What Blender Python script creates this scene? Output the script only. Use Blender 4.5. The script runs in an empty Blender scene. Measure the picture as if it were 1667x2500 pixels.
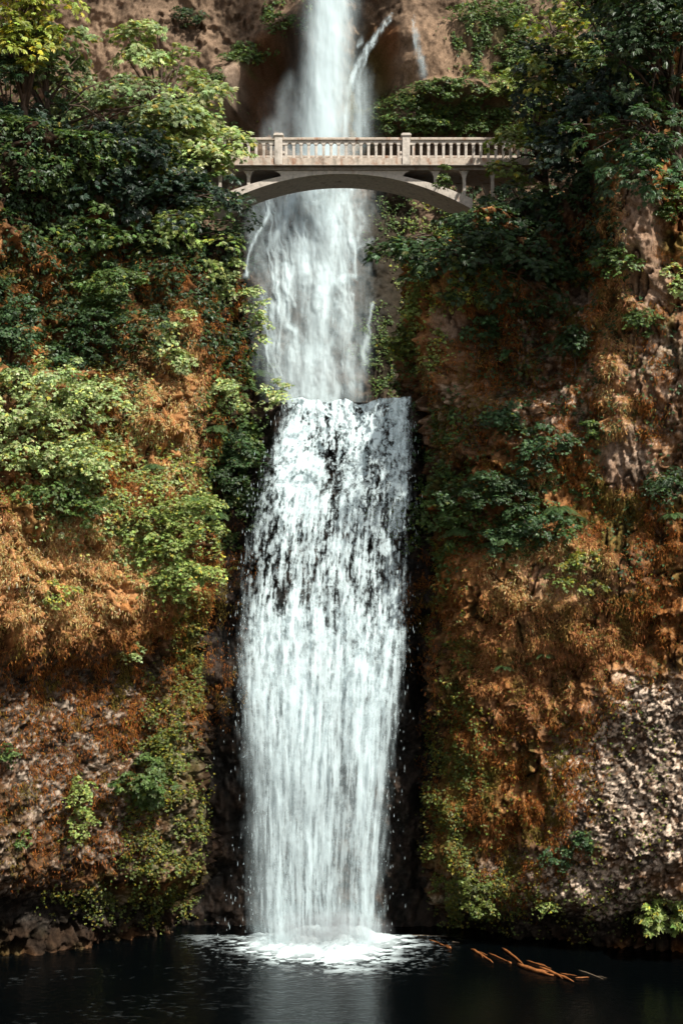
import bpy, math, random
import numpy as np
from mathutils import Vector
PI = math.pi
sc = bpy.context.scene
C = sc.collection

# ------------------------------------------------------------------ camera, sky, sun, exposure
F = 3472.0                      # focal length in photo pixels (photo 1667 x 2500)
CX, CY, EYE = 833.5, 1250.0, 16.5
cam = bpy.data.cameras.new('camera'); cam.sensor_fit = 'VERTICAL'; cam.sensor_height = 36; cam.lens = 36 * F / 2500
cam.clip_end = 3000
co = bpy.data.objects.new('camera', cam); C.objects.link(co)
co.location = (0, 0, EYE); co.rotation_euler = (PI / 2, 0, 0); sc.camera = co
SUN = Vector((0.44, -0.46, 0.77)).normalized()
el = math.asin(SUN.z); az = math.atan2(SUN.x, SUN.y)
w = bpy.data.worlds.new('World'); sc.world = w; w.use_nodes = True
nt = w.node_tree; nt.nodes.clear()
sky = nt.nodes.new('ShaderNodeTexSky'); sky.sky_type = 'NISHITA'; sky.sun_disc = False
sky.sun_elevation = el; sky.sun_rotation = az
bg = nt.nodes.new('ShaderNodeBackground'); bg.inputs[1].default_value = 0.085
wo = nt.nodes.new('ShaderNodeOutputWorld')
hs = nt.nodes.new('ShaderNodeHueSaturation'); hs.inputs['Saturation'].default_value = 0.3
nt.links.new(sky.outputs[0], hs.inputs['Color']); nt.links.new(hs.outputs[0], bg.inputs[0]); nt.links.new(bg.outputs[0], wo.inputs[0])
sl = bpy.data.lights.new('sun', 'SUN'); sl.energy = 4.2; sl.angle = math.radians(0.5); sl.color = (1, 0.955, 0.875)
so = bpy.data.objects.new('sun', sl); C.objects.link(so); so.rotation_euler = SUN.to_track_quat('Z', 'Y').to_euler()
so.location = (30, -20, 90)
sc.view_settings.view_transform = 'Standard'; sc.view_settings.look = 'None'
sc.view_settings.exposure = 0.8; sc.view_settings.gamma = 1
sc.cycles.max_bounces = 6; sc.cycles.diffuse_bounces = 2; sc.cycles.glossy_bounces = 2
sc.cycles.transmission_bounces = 3; sc.cycles.transparent_max_bounces = 24; sc.cycles.volume_bounces = 0
sc.cycles.use_denoising = True; sc.cycles.use_adaptive_sampling = True; sc.cycles.adaptive_threshold = 0.02
sc.cycles.caustics_reflective = False; sc.cycles.caustics_refractive = False
sc.cycles.volume_step_rate = 2.0; sc.cycles.volume_max_steps = 64

# ------------------------------------------------------------------ numpy noise
def hsh(x, y, z, seed=0):
    h = (x.astype(np.uint32) * np.uint32(374761393) + y.astype(np.uint32) * np.uint32(668265263)
         + z.astype(np.uint32) * np.uint32(2147483647) + np.uint32((seed * 1274126177 + 7919) & 0xffffffff))
    h = (h ^ (h >> np.uint32(13))) * np.uint32(1274126177)
    h = (h ^ (h >> np.uint32(16))) * np.uint32(2246822519)
    h = h ^ (h >> np.uint32(15))
    return h.astype(np.float64) / 4294967295.0
def vn(x, y, z, seed=0):
    ix, iy, iz = np.floor(x).astype(np.int64), np.floor(y).astype(np.int64), np.floor(z).astype(np.int64)
    fx, fy, fz = x - ix, y - iy, z - iz
    fx, fy, fz = [f * f * f * (f * (f * 6 - 15) + 10) for f in (fx, fy, fz)]
    r = 0
    for a in (0, 1):
        for b in (0, 1):
            for c in (0, 1):
                r = r + hsh(ix + a, iy + b, iz + c, seed) * (fx if a else 1 - fx) * (fy if b else 1 - fy) * (fz if c else 1 - fz)
    return r
def fbm(x, y, z, o=4, seed=0, g=0.5):
    x, y, z = np.broadcast_arrays(np.asarray(x, float), np.asarray(y, float), np.asarray(z, float))
    r, a, n, s = 0, 1.0, 0, 1.0
    for i in range(o):
        r = r + a * (vn(x * s + 17.3 * i, y * s - 9.1 * i, z * s + 4.7 * i, seed + i) - 0.5); n += a; a *= g; s *= 2.03
    return 2 * r / n * 1.35                     # roughly -1..1
def worley(u, v, seed=0):
    iu, iv = np.floor(u).astype(np.int64), np.floor(v).astype(np.int64)
    f1 = np.full(u.shape, 9.0); f2 = f1.copy(); cid = np.zeros(u.shape)
    zz = np.zeros_like(iu)
    for a in (-1, 0, 1):
        for b in (-1, 0, 1):
            px = iu + a + hsh(iu + a, iv + b, zz, seed); py = iv + b + hsh(iu + a, iv + b, zz, seed + 1)
            d = np.hypot(u - px, v - py); r = hsh(iu + a, iv + b, zz, seed + 2)
            m = d < f1
            f2 = np.where(m, f1, np.minimum(f2, d)); cid = np.where(m, r, cid); f1 = np.where(m, d, f1)
    return f1, f2, cid
def ss(a, b, x):
    t = np.clip((x - a) / (b - a), 0, 1); return t * t * (3 - 2 * t)
def lerp(a, b, t): return a + (b - a) * t
def mixc(col, c, m): return col + (np.asarray(c) - col) * m[..., None]
def at(px, py, Y): return np.array([(px - CX) / F * Y, Y, EYE + (CY - py) / F * Y])
def proj(P): return CX + F * P[..., 0] / np.maximum(P[..., 1], 1), CY - F * (P[..., 2] - EYE) / np.maximum(P[..., 1], 1)
def blob(px, py, L):
    """largest of soft ellipses (cx, cy, rx, ry[, weight])"""
    r = np.zeros(np.shape(px))
    for b in L:
        cx, cy, rx, ry = b[:4]; wt = b[4] if len(b) > 4 else 1
        d = np.sqrt(((px - cx) / rx) ** 2 + ((py - cy) / ry) ** 2)
        r = np.maximum(r, wt * (1 - ss(0.65, 1.25, d)))
    return r
def lines(px, py, L):
    """streams: each a list of (x, y, halfwidth, amount)"""
    r = np.zeros(np.shape(px))
    for pl in L:
        for (x0, y0, w0, a0), (x1, y1, w1, a1) in zip(pl[:-1], pl[1:]):
            dx, dy = x1 - x0, y1 - y0
            t = np.clip(((px - x0) * dx + (py - y0) * dy) / (dx * dx + dy * dy), 0, 1)
            d = np.hypot(px - x0 - t * dx, py - y0 - t * dy)
            r = np.maximum(r, lerp(a0, a1, t) * np.exp(-(d / lerp(w0, w1, t)) ** 2))
    return r

# ------------------------------------------------------------------ mesh helpers
def np_mesh(name, V, Fc, mat, parent=None, attrs=None, smooth=False):
    """V (n,3); Fc (m,k) all faces the same size, or list of such arrays"""
    me = bpy.data.meshes.new(name)
    V = np.asarray(V, np.float32)
    FL = Fc if isinstance(Fc, list) else [Fc]
    me.vertices.add(len(V)); me.vertices.foreach_set('co', V.ravel())
    li = np.concatenate([f.ravel() for f in FL]).astype(np.int32)
    tot = np.concatenate([np.full(len(f), f.shape[1]) for f in FL]).astype(np.int32)
    st = np.concatenate([[0], np.cumsum(tot)[:-1]]).astype(np.int32)
    me.loops.add(len(li)); me.loops.foreach_set('vertex_index', li)
    me.polygons.add(len(tot)); me.polygons.foreach_set('loop_start', st); me.polygons.foreach_set('loop_total', tot)
    me.polygons.foreach_set('use_smooth', np.full(len(tot), smooth))
    for k, a in (attrs or {}).items():
        a = np.asarray(a, np.float32)
        if a.ndim == 2:
            A = me.attributes.new(k, 'FLOAT_COLOR', 'POINT')
            A.data.foreach_set('color', np.concatenate([a, np.ones((len(a), 1), np.float32)], 1).ravel())
        else:
            A = me.attributes.new(k, 'FLOAT', 'POINT'); A.data.foreach_set('value', a)
    me.update(calc_edges=True)
    me.materials.append(mat)
    o = bpy.data.objects.new(name, me); C.objects.link(o)
    if parent: o.parent = parent
    return o
def grid_faces(nv, nu):
    i = np.arange(nv * nu).reshape(nv, nu)
    return np.stack([i[:-1, :-1], i[:-1, 1:], i[1:, 1:], i[1:, :-1]], -1).reshape(-1, 4)
class MB:
    """collects boxes, prisms and tubes into ONE mesh"""
    def __init__(s): s.v, s.f, s.n = [], [], 0
    def add(s, v, f):
        s.v += [tuple(map(float, p)) for p in v]; s.f += [tuple(int(i) + s.n for i in q) for q in f]; s.n += len(v)
    def box(s, a, b):
        (x0, y0, z0), (x1, y1, z1) = a, b
        s.add([(x0, y0, z0), (x1, y0, z0), (x1, y1, z0), (x0, y1, z0), (x0, y0, z1), (x1, y0, z1), (x1, y1, z1), (x0, y1, z1)],
              [(0, 3, 2, 1), (4, 5, 6, 7), (0, 1, 5, 4), (1, 2, 6, 5), (2, 3, 7, 6), (3, 0, 4, 7)])
    def prism(s, poly, y0, y1):
        """poly: list of (x, z), extruded along y"""
        n = len(poly)
        s.add([(x, y0, z) for x, z in poly] + [(x, y1, z) for x, z in poly],
              [tuple(range(n - 1, -1, -1))[::-1], tuple(range(n, 2 * n))[::-1]] + [(i, i + n, (i + 1) % n + n, (i + 1) % n) for i in range(n)])
    def tube(s, pts, rad, n=6):
        pts = [Vector(p) for p in pts]; v = []
        ref = Vector((0.3, 0.9, 0.2))
        for i, p in enumerate(pts):
            d = (pts[min(i + 1, len(pts) - 1)] - pts[max(i - 1, 0)]).normalized()
            a = d.cross(ref).normalized(); b = d.cross(a)
            v += [p + (a * math.cos(2 * PI * k / n) + b * math.sin(2 * PI * k / n)) * rad[i] for k in range(n)]
        f = [(i * n + k, i * n + (k + 1) % n, (i + 1) * n + (k + 1) % n, (i + 1) * n + k) for i in range(len(pts) - 1) for k in range(n)]
        s.add(v, f + [tuple(range(n))[::-1], tuple(range((len(pts) - 1) * n, len(pts) * n))])
    def build(s, name, mat, parent=None, smooth=False, bevel=0):
        me = bpy.data.meshes.new(name); me.from_pydata(s.v, [], s.f); me.materials.append(mat)
        me.update()
        if smooth: me.polygons.foreach_set('use_smooth', [True] * len(me.polygons))
        o = bpy.data.objects.new(name, me); C.objects.link(o)
        if parent: o.parent = parent
        if bevel:
            m = o.modifiers.new('bevel', 'BEVEL'); m.width = bevel; m.segments = 2
        return o
def tag(o, label=None, cat=None, group=None, kind=None):
    for k, v in (('label', label), ('category', cat), ('group', group), ('kind', kind)):
        if v: o[k] = v
    return o
def empty(name, loc=(0, 0, 0)):
    o = bpy.data.objects.new(name, None); C.objects.link(o); o.location = loc; o.empty_display_size = 0.3; return o

# ------------------------------------------------------------------ materials
def mat(name):
    m = bpy.data.materials.new(name); m.use_nodes = True; n = m.node_tree; n.nodes.clear(); return m, n
def N(n, t, **kw):
    x = n.nodes.new(t)
    for k, v in kw.items():
        if k.startswith('_'): setattr(x, k[1:], v)
        else: x.inputs[k.replace('__', ' ')].default_value = v
    return x
def noise(n, scale, detail=4, rough=0.6, st=(1, 1, 1)):
    tc = n.nodes.new('ShaderNodeTexCoord'); mp = n.nodes.new('ShaderNodeMapping'); mp.inputs['Scale'].default_value = st
    n.links.new(tc.outputs['Object'], mp.inputs[0])
    t = N(n, 'ShaderNodeTexNoise', Scale=scale, Detail=detail, Roughness=rough); n.links.new(mp.outputs[0], t.inputs['Vector'])
    return t.outputs[0]
def rng(n, src, a, b, c, d):
    r = n.nodes.new('ShaderNodeMapRange'); r.inputs[1].default_value = a; r.inputs[2].default_value = b
    r.inputs[3].default_value = c; r.inputs[4].default_value = d; n.links.new(src, r.inputs[0]); return r.outputs[0]
def colmul(n, col, fac):
    m = n.nodes.new('ShaderNodeVectorMath'); m.operation = 'SCALE'; n.links.new(col, m.inputs[0]); n.links.new(fac, m.inputs['Scale']); return m.outputs[0]

def rock_mat():
    m, n = mat('cliff_rock'); L = n.links.new
    at_ = N(n, 'ShaderNodeAttribute', _attribute_name='Col'); wt = N(n, 'ShaderNodeAttribute', _attribute_name='wet')
    c = colmul(n, at_.outputs['Color'], rng(n, noise(n, 14, 5, 0.7, (1, 1, 0.6)), 0.3, 0.7, 0.55, 1.45))
    p = N(n, 'ShaderNodeBsdfPrincipled'); L(c, p.inputs['Base Color'])
    L(rng(n, wt.outputs['Fac'], 0, 1, 0.95, 0.35), p.inputs['Roughness']); L(rng(n, wt.outputs['Fac'], 0, 1, 0.05, 0.1), p.inputs['Specular IOR Level'])
    b = N(n, 'ShaderNodeBump', Strength=0.9, Distance=0.05); L(noise(n, 9, 6, 0.75), b.inputs['Height']); L(b.outputs[0], p.inputs['Normal'])
    o = n.nodes.new('ShaderNodeOutputMaterial'); L(p.outputs[0], o.inputs[0]); return m
def leaf_mat(name, trans=0.22, rough=0.42, spec=0.3):
    m, n = mat(name); L = n.links.new
    a = N(n, 'ShaderNodeAttribute', _attribute_name='Col')
    p = N(n, 'ShaderNodeBsdfPrincipled', Roughness=rough); L(a.outputs['Color'], p.inputs['Base Color']); p.inputs['Specular IOR Level'].default_value = spec
    t = n.nodes.new('ShaderNodeBsdfTranslucent')
    g = n.nodes.new('ShaderNodeMix'); g.data_type = 'RGBA'; g.blend_type = 'MULTIPLY'; g.inputs[0].default_value = 1
    L(a.outputs['Color'], g.inputs[6]); g.inputs[7].default_value = (1.6, 1.7, 0.7, 1); L(g.outputs[2], t.inputs[0])
    x = N(n, 'ShaderNodeMixShader', Fac=trans); L(p.outputs[0], x.inputs[1]); L(t.outputs[0], x.inputs[2])
    o = n.nodes.new('ShaderNodeOutputMaterial'); L(x.outputs[0], o.inputs[0]); return m
def water_mat(name, col=(0.84, 0.9, 0.92), trans=0.25):
    m, n = mat(name); L = n.links.new
    a = N(n, 'ShaderNodeAttribute', _attribute_name='dens')
    d = N(n, 'ShaderNodeBsdfDiffuse', Color=(*col, 1)); t = N(n, 'ShaderNodeBsdfTranslucent', Color=(*col, 1))
    x = N(n, 'ShaderNodeMixShader', Fac=trans); L(d.outputs[0], x.inputs[1]); L(t.outputs[0], x.inputs[2])
    tr = n.nodes.new('ShaderNodeBsdfTransparent'); y = n.nodes.new('ShaderNodeMixShader')
    L(a.outputs['Fac'], y.inputs[0]); L(tr.outputs[0], y.inputs[1]); L(x.outputs[0], y.inputs[2])
    o = n.nodes.new('ShaderNodeOutputMaterial'); L(y.outputs[0], o.inputs[0]); return m
def plain(name, c, rough=0.8, nscale=6, lo=0.7, hi=1.25, bump=0.2, dist=0.02, st=(1, 1, 1)):
    m, n = mat(name); L = n.links.new
    k = N(n, 'ShaderNodeRGB'); k.outputs[0].default_value = (*c, 1)
    p = N(n, 'ShaderNodeBsdfPrincipled', Roughness=rough); p.inputs['Specular IOR Level'].default_value = 0.25
    nz = noise(n, nscale, 5, 0.65, st); L(colmul(n, k.outputs[0], rng(n, nz, 0.3, 0.7, lo, hi)), p.inputs['Base Color'])
    b = N(n, 'ShaderNodeBump', Strength=bump, Distance=dist); L(nz, b.inputs['Height']); L(b.outputs[0], p.inputs['Normal'])
    o = n.nodes.new('ShaderNodeOutputMaterial'); L(p.outputs[0], o.inputs[0]); return m
def concrete(name, c, rust):
    """pale weathered concrete; rust = how much rust-brown staining"""
    m, n = mat(name); L = n.links.new
    p = N(n, 'ShaderNodeBsdfPrincipled', Roughness=0.85); p.inputs['Specular IOR Level'].default_value = 0.25
    g = noise(n, 7, 5, 0.7); s = noise(n, 3.2, 4, 0.65, (1, 1, 0.35)); d = noise(n, 1.6, 5, 0.7, (2.2, 1, 0.8))
    a = n.nodes.new('ShaderNodeMix'); a.data_type = 'RGBA'; L(rng(n, s, 0.62 - 0.3 * rust, 0.75 - 0.25 * rust, 0, 0.75), a.inputs[0])
    a.inputs[6].default_value = (*c, 1); a.inputs[7].default_value = (0.26, 0.105, 0.045, 1)
    e = n.nodes.new('ShaderNodeMix'); e.data_type = 'RGBA'; L(rng(n, d, 0.54, 0.68, 0, 0.55), e.inputs[0])
    L(a.outputs[2], e.inputs[6]); e.inputs[7].default_value = (0.10, 0.09, 0.07, 1)
    L(colmul(n, e.outputs[2], rng(n, g, 0.3, 0.7, 0.72, 1.2)), p.inputs['Base Color'])
    b = N(n, 'ShaderNodeBump', Strength=0.35, Distance=0.012); L(g, b.inputs['Height']); L(b.outputs[0], p.inputs['Normal'])
    o = n.nodes.new('ShaderNodeOutputMaterial'); L(p.outputs[0], o.inputs[0]); return m
def pool_mat():
    m, n = mat('pool_water'); L = n.links.new
    p = N(n, 'ShaderNodeBsdfPrincipled', Roughness=0.06); p.inputs['Base Color'].default_value = (0.0008, 0.0014, 0.0016, 1); p.inputs['IOR'].default_value = 1.33
    b = N(n, 'ShaderNodeBump', Strength=0.45, Distance=0.05); L(noise(n, 5.5, 4, 0.6, (0.55, 1, 1)), b.inputs['Height'])
    b2 = N(n, 'ShaderNodeBump', Strength=0.3, Distance=0.06); L(noise(n, 1.2, 2, 0.5, (0.7, 1, 1)), b2.inputs['Height']); L(b2.outputs[0], b.inputs['Normal'])
    L(b.outputs[0], p.inputs['Normal'])
    o = n.nodes.new('ShaderNodeOutputMaterial'); L(p.outputs[0], o.inputs[0]); return m
M = dict(rock=rock_mat(), leaf=leaf_mat('leaf'), fern=leaf_mat('fern_leaf', 0.22, 0.45), moss=leaf_mat('moss_strand', 0.25, 0.9, 0.1),
         water=water_mat('white_water', (0.72, 0.85, 0.87), 0.06), soft=water_mat('falling_water', (0.74, 0.87, 0.89), 0.2), foam=water_mat('foam', (0.64, 0.74, 0.75), 0.03),
         bark=plain('bark', (0.075, 0.05, 0.035), 0.9, 9, 0.5, 1.5, 0.6, 0.04, (1, 1, 0.4)),
         wood=plain('wet_wood', (0.27, 0.10, 0.03), 0.6, 9, 0.5, 1.5, 0.5, 0.03, (1, 1, 1)),
         greywood=plain('grey_wood', (0.2, 0.15, 0.1), 0.7, 9, 0.5, 1.5, 0.5, 0.03),
         ground=plain('ground', (0.14, 0.125, 0.10), 0.95, 0.7, 0.5, 1.5),
         conc=concrete('concrete', (0.55, 0.49, 0.42), 0.1), rust=concrete('stained_concrete', (0.50, 0.42, 0.34), 0.36),
         deckc=concrete('deck_concrete', (0.33, 0.29, 0.25), 0.25), pool=pool_mat())

# ------------------------------------------------------------------ cliffs
def spline(pts, step):
    p = np.array(pts, float); out = []
    q = np.vstack([2 * p[0] - p[1], p, 2 * p[-1] - p[-2]])
    for i in range(len(p) - 1):
        a, b, c, d = q[i:i + 4]
        for t in np.linspace(0, 1, 60, endpoint=False):
            out.append(0.5 * (2 * b + (c - a) * t + (2 * a - 5 * b + 4 * c - d) * t * t + (3 * b - a - 3 * c + d) * t ** 3))
    out.append(p[-1]); out = np.array(out)
    s = np.concatenate([[0], np.cumsum(np.linalg.norm(np.diff(out, axis=0), axis=1))])
    res, x = [], 0.0
    while x < s[-1]:
        P = np.array([np.interp(x, s, out[:, k]) for k in range(2)]); res.append(P)
        px = CX + F * P[0] / P[1]
        x += step if (-120 < px < 1790 and P[1] > 47) else 0.35
    return np.array(res)
MOSS_D = np.array([0.085, 0.034, 0.011]); MOSS_L = np.array([0.56, 0.28, 0.115]); ROCK_D = np.array([0.014, 0.012, 0.010])  # MOSS_L has sun on the moss put into its colour
ROCK_M = np.array([0.09, 0.058, 0.04]); ROCK_L = np.array([0.30, 0.205, 0.145]); CHIP = np.array([0.70, 0.545, 0.41]); GREEN = np.array([0.055, 0.075, 0.015])
R_COB = [(170, 1800, 330, 210, .8), (330, 2030, 200, 130, .7), (90, 2060, 220, 150, .6), (1580, 1890, 190, 240), (1430, 1940, 110, 150)]
R_COBF = [(1350, 2200, 340, 120), (150, 2230, 250, 60), (1080, 1030, 70, 120, 0.6), (1330, 880, 160, 200, 0.55), (1600, 1000, 120, 250, 0.35), (1150, 960, 150, 150, 0.35)]
R_ROCK = [(1560, 520, 45, 170), (1580, 690, 60, 60), (1525, 1130, 70, 70), (1110, 790, 30, 45), (1420, 720, 40, 30), (1390, 1410, 110, 60, 0.6), (1580, 860, 60, 120, 0.5)]
R_WET_SHADE = [(100, 380, 220, 170), (560, 760, 110, 230), (520, 540, 100, 120), (520, 1150, 90, 330, 0.8), (545, 1800, 80, 520), (1010, 1650, 65, 720), (100, 2285, 360, 85), (690, 2270, 520, 60), (1180, 2300, 600, 60), (570, 560, 70, 170, 0.8), (560, 760, 70, 120, .6), (300, 780, 130, 180, 0.6), (1240, 840, 120, 140, 0.6),
          (1350, 500, 130, 260, 0.7), (330, 520, 250, 160, 0.7), (530, 640, 60, 130, 0.7), (100, 1640, 400, 60, 0.5)]  # wet rock by the fall plus shade of hollows and undercuts put into colour
R_GREEN = [(660, 1060, 30, 90), (600, 1240, 40, 110), (470, 1560, 35, 230), (440, 2170, 120, 110), (350, 2230, 160, 60, 0.7), (1085, 1220, 35, 220), (1095, 1440, 25, 60), (1105, 2050, 70, 220, 0.6),
           (430, 1900, 110, 260, 0.6), (930, 860, 60, 100, 0.7)]
R_SUNLIT = [(1490, 560, 28, 40), (1480, 620, 30, 40), (1500, 905, 28, 26), (1480, 960, 26, 24), (1510, 995, 30, 26), (1490, 1055, 40, 26), (1100, 700, 26, 60, .6), (1320, 1190, 40, 60, .6), (120, 1400, 330, 170), (400, 960, 110, 230), (1330, 1400, 190, 90), (1330, 1600, 250, 160, 0.4), (430, 1120, 70, 90), (1510, 900, 50, 320, 0.7), (1500, 560, 30, 220, 0.8)]  # sunlit moss bulges and mounds, the sun put into a paler colour
MOUND = [(1490, 560, 28, 40), (1480, 620, 30, 40), (1460, 720, 25, 30), (1500, 905, 28, 26), (1480, 960, 26, 24), (1510, 995, 30, 26), (1490, 1055, 40, 26), (1440, 770, 25, 25), (1380, 960, 30, 30), (1320, 1190, 40, 60), (1550, 760, 25, 30), (1100, 700, 26, 60), (1085, 880, 30, 60)]
ALLV, ALLN = [], []
def wall(name, path, side, ztop, macro, seed, step=0.047):
    base = spline(path, step); z = np.concatenate([np.arange(-1.4, 34, step), np.arange(34, 52, 0.25)])
    tg = np.gradient(base, axis=0); tg /= np.linalg.norm(tg, axis=1)[:, None]
    nrm = np.stack([tg[:, 1], -tg[:, 0]], 1) * side
    nv, nu = len(z), len(base)
    X = np.broadcast_to(base[:, 0], (nv, nu)); Y = np.broadcast_to(base[:, 1], (nv, nu)); Z = np.broadcast_to(z[:, None], (nv, nu))
    px, py = proj(np.stack([X, Y, Z], -1))
    wx = px + 28 * fbm(X / 1.3, Y / 1.3, Z / 1.3, 4, seed + 50); wy = py + 28 * fbm(X / 1.3, Y / 1.3, Z / 1.3, 4, seed + 60)
    cob = blob(wx, wy, R_COB); cobf = blob(wx, wy, R_COBF); rock = blob(wx, wy, R_ROCK); dark = blob(wx, wy, R_WET_SHADE)
    green = blob(wx, wy, R_GREEN); light = blob(wx, wy, R_SUNLIT)
    S = np.concatenate([[0], np.cumsum(np.linalg.norm(np.diff(base, axis=0), axis=1))]); S = np.broadcast_to(S, (nv, nu))
    f1, f2, cid = worley(S / 0.145 + 1.0 * fbm(X / .3, Y / .3, Z / .3, 3, 3, .7), Z / 0.125 + 1.0 * fbm(X / .3, Y / .3, Z / .3, 3, 5, .7), seed)
    g1, g2, gid = worley(S / 0.62 + fbm(X, Y, Z, 2, 4), Z / 1.1 + fbm(X, Y, Z, 2, 6), seed + 9)
    cm = np.maximum(cob, 0.75 * cobf); edge = np.clip(f2 - f1, 0, 1)
    pit = fbm(X / 0.13, Y / 0.13, Z / 0.10, 3, seed + 41, 0.7)
    big = fbm(X / 3.2, Y / 3.2, Z / 3.6, 3, seed + 1); mid = fbm(X / 0.9, Y / 0.9, Z / 1.1, 4, seed + 2, 0.6)
    fin = fbm(X / 0.22, Y / 0.22, Z / 0.34, 3, seed + 3, 0.65); bil = 1 - np.abs(fbm(X / 0.5, Y / 0.5, Z / 0.6, 3, seed + 4))
    ns = 1 - cm
    crk = 1 - np.abs(fbm(X / 0.8, Y / 0.8, Z / 1.9, 3, seed + 14)); crk = ss(0.90, 0.99, crk) * ns
    d = macro(px, py) + 0.55 * big + 0.46 * mid * (0.45 + 0.55 * ns) + 0.21 * fin * ns + 0.28 * (bil - 0.6) * ns * (1 - rock) - 0.38 * crk
    sh = np.mod(Z / 1.35 + 1.5 * fbm(X / 1.6, Y / 1.6, Z / 2.6, 4, seed + 21), 1.0); sh2 = np.mod(Z / 0.55 + 1.6 * fbm(X / 0.7, Y / 0.7, Z / 1.2, 3, seed + 22), 1.0)
    shm = ss(-0.3, 0.4, fbm(X / 2.5, Y / 2.5, Z / 2.5, 2, seed + 23)) * (1 - 0.8 * cob) * (1 - rock)
    d = d + shm * (0.62 * ((1 - sh) ** 0.8 * ss(0, 0.06, sh) - 0.4) + 0.24 * ((1 - sh2) * ss(0, 0.08, sh2) - 0.4))
    d = d + 0.5 * blob(wx, wy, MOUND)
    d = d + cm * (0.07 * np.sqrt(np.clip(edge, 0, 1)) + 0.10 * (cid - 0.5) + 0.065 * pit + 0.11 * fbm(X / 0.45, Y / 0.45, Z / 0.45, 3, seed + 42)) + 0.30 * (gid - 0.4) * np.maximum(rock, 0.45 * ns * (mid > 0.0)) * ss(0.0, 0.16, g2 - g1)
    zt = ztop(base[:, 0], base[:, 1])[None, :] + 0.8 * fbm(base[None, :, 0] / 2, base[None, :, 1] / 2, 0.0, 3, seed + 7)
    over = np.maximum(Z - zt, 0)
    far = ss(18, 20.5, base[:, 0])[:, None]; back = lerp(-nrm, np.array([0.73, -0.68]), far)      # unseen right cliff top, shaped along the sun's bearing to let light in
    P = np.stack([X + nrm[:, 0] * d + back[:, 0] * over * 1.6, Y + nrm[:, 1] * d + back[:, 1] * over * 1.6, np.where(over > 0, zt + over * 0.4, Z)], -1)
    # colours
    n1 = fbm(X / 0.8, Y / 0.8, Z / 1.0, 4, seed + 11); n2 = fbm(X / 0.16, Y / 0.16, Z / 0.42, 3, seed + 12, 0.7); n3 = fbm(X / 2.2, Y / 2.2, Z / 2.2, 3, seed + 13)
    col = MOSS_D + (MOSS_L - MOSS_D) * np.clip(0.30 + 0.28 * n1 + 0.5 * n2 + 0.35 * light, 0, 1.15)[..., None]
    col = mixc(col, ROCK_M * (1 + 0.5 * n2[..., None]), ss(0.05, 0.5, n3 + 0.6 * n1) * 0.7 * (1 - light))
    n4 = fbm(X / 0.7, Y / 0.7, Z / 1.1, 4, seed + 31)
    col = mixc(col, np.array([0.07, 0.075, 0.018]) * (1 + 0.6 * n2[..., None]), ss(0.12, 0.5, n4) * 0.6 * (1 - 0.5 * light)); col = mixc(col, np.array([0.30, 0.11, 0.025]), ss(0.2, 0.6, -n4) * 0.5)
    col = mixc(col, ROCK_L, rock * np.clip(0.8 + 0.5 * n2, 0, 1))
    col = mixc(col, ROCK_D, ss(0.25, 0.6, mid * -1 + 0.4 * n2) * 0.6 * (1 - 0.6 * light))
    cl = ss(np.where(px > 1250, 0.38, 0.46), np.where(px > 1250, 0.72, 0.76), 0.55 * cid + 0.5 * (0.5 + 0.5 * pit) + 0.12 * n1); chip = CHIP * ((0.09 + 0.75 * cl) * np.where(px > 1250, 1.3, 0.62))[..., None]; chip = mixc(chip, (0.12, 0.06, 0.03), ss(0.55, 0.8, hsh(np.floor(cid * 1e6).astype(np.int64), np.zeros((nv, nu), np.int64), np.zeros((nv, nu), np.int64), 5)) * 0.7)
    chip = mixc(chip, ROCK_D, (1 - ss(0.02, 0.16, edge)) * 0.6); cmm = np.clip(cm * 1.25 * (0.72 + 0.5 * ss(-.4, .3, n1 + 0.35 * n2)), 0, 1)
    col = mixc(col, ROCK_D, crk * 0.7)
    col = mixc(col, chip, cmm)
    col = mixc(col, GREEN * (1 + 0.8 * n2[..., None]), np.clip(green * (0.5 + 0.9 * n1), 0, 1) * 0.85)
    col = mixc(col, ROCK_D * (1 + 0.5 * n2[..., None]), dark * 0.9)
    wet = np.clip(blob(px, py, [(760, 1650, 300, 760), (760, 2260, 700, 70), (800, 700, 180, 300)]), 0, 1)
    tan_u = np.gradient(P, axis=1); tan_v = np.gradient(P, axis=0); nn = np.cross(tan_u, tan_v); nn /= np.linalg.norm(nn, axis=-1, keepdims=True) + 1e-9
    nn *= side
    ALLV.append(P.reshape(-1, 3)); ALLN.append(nn.reshape(-1, 3))
    f = grid_faces(nv, nu)[:, ::side]
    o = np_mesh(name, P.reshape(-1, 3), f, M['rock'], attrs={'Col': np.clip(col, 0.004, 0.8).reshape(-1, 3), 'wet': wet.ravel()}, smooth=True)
    tag(o, kind='structure'); return o

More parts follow.
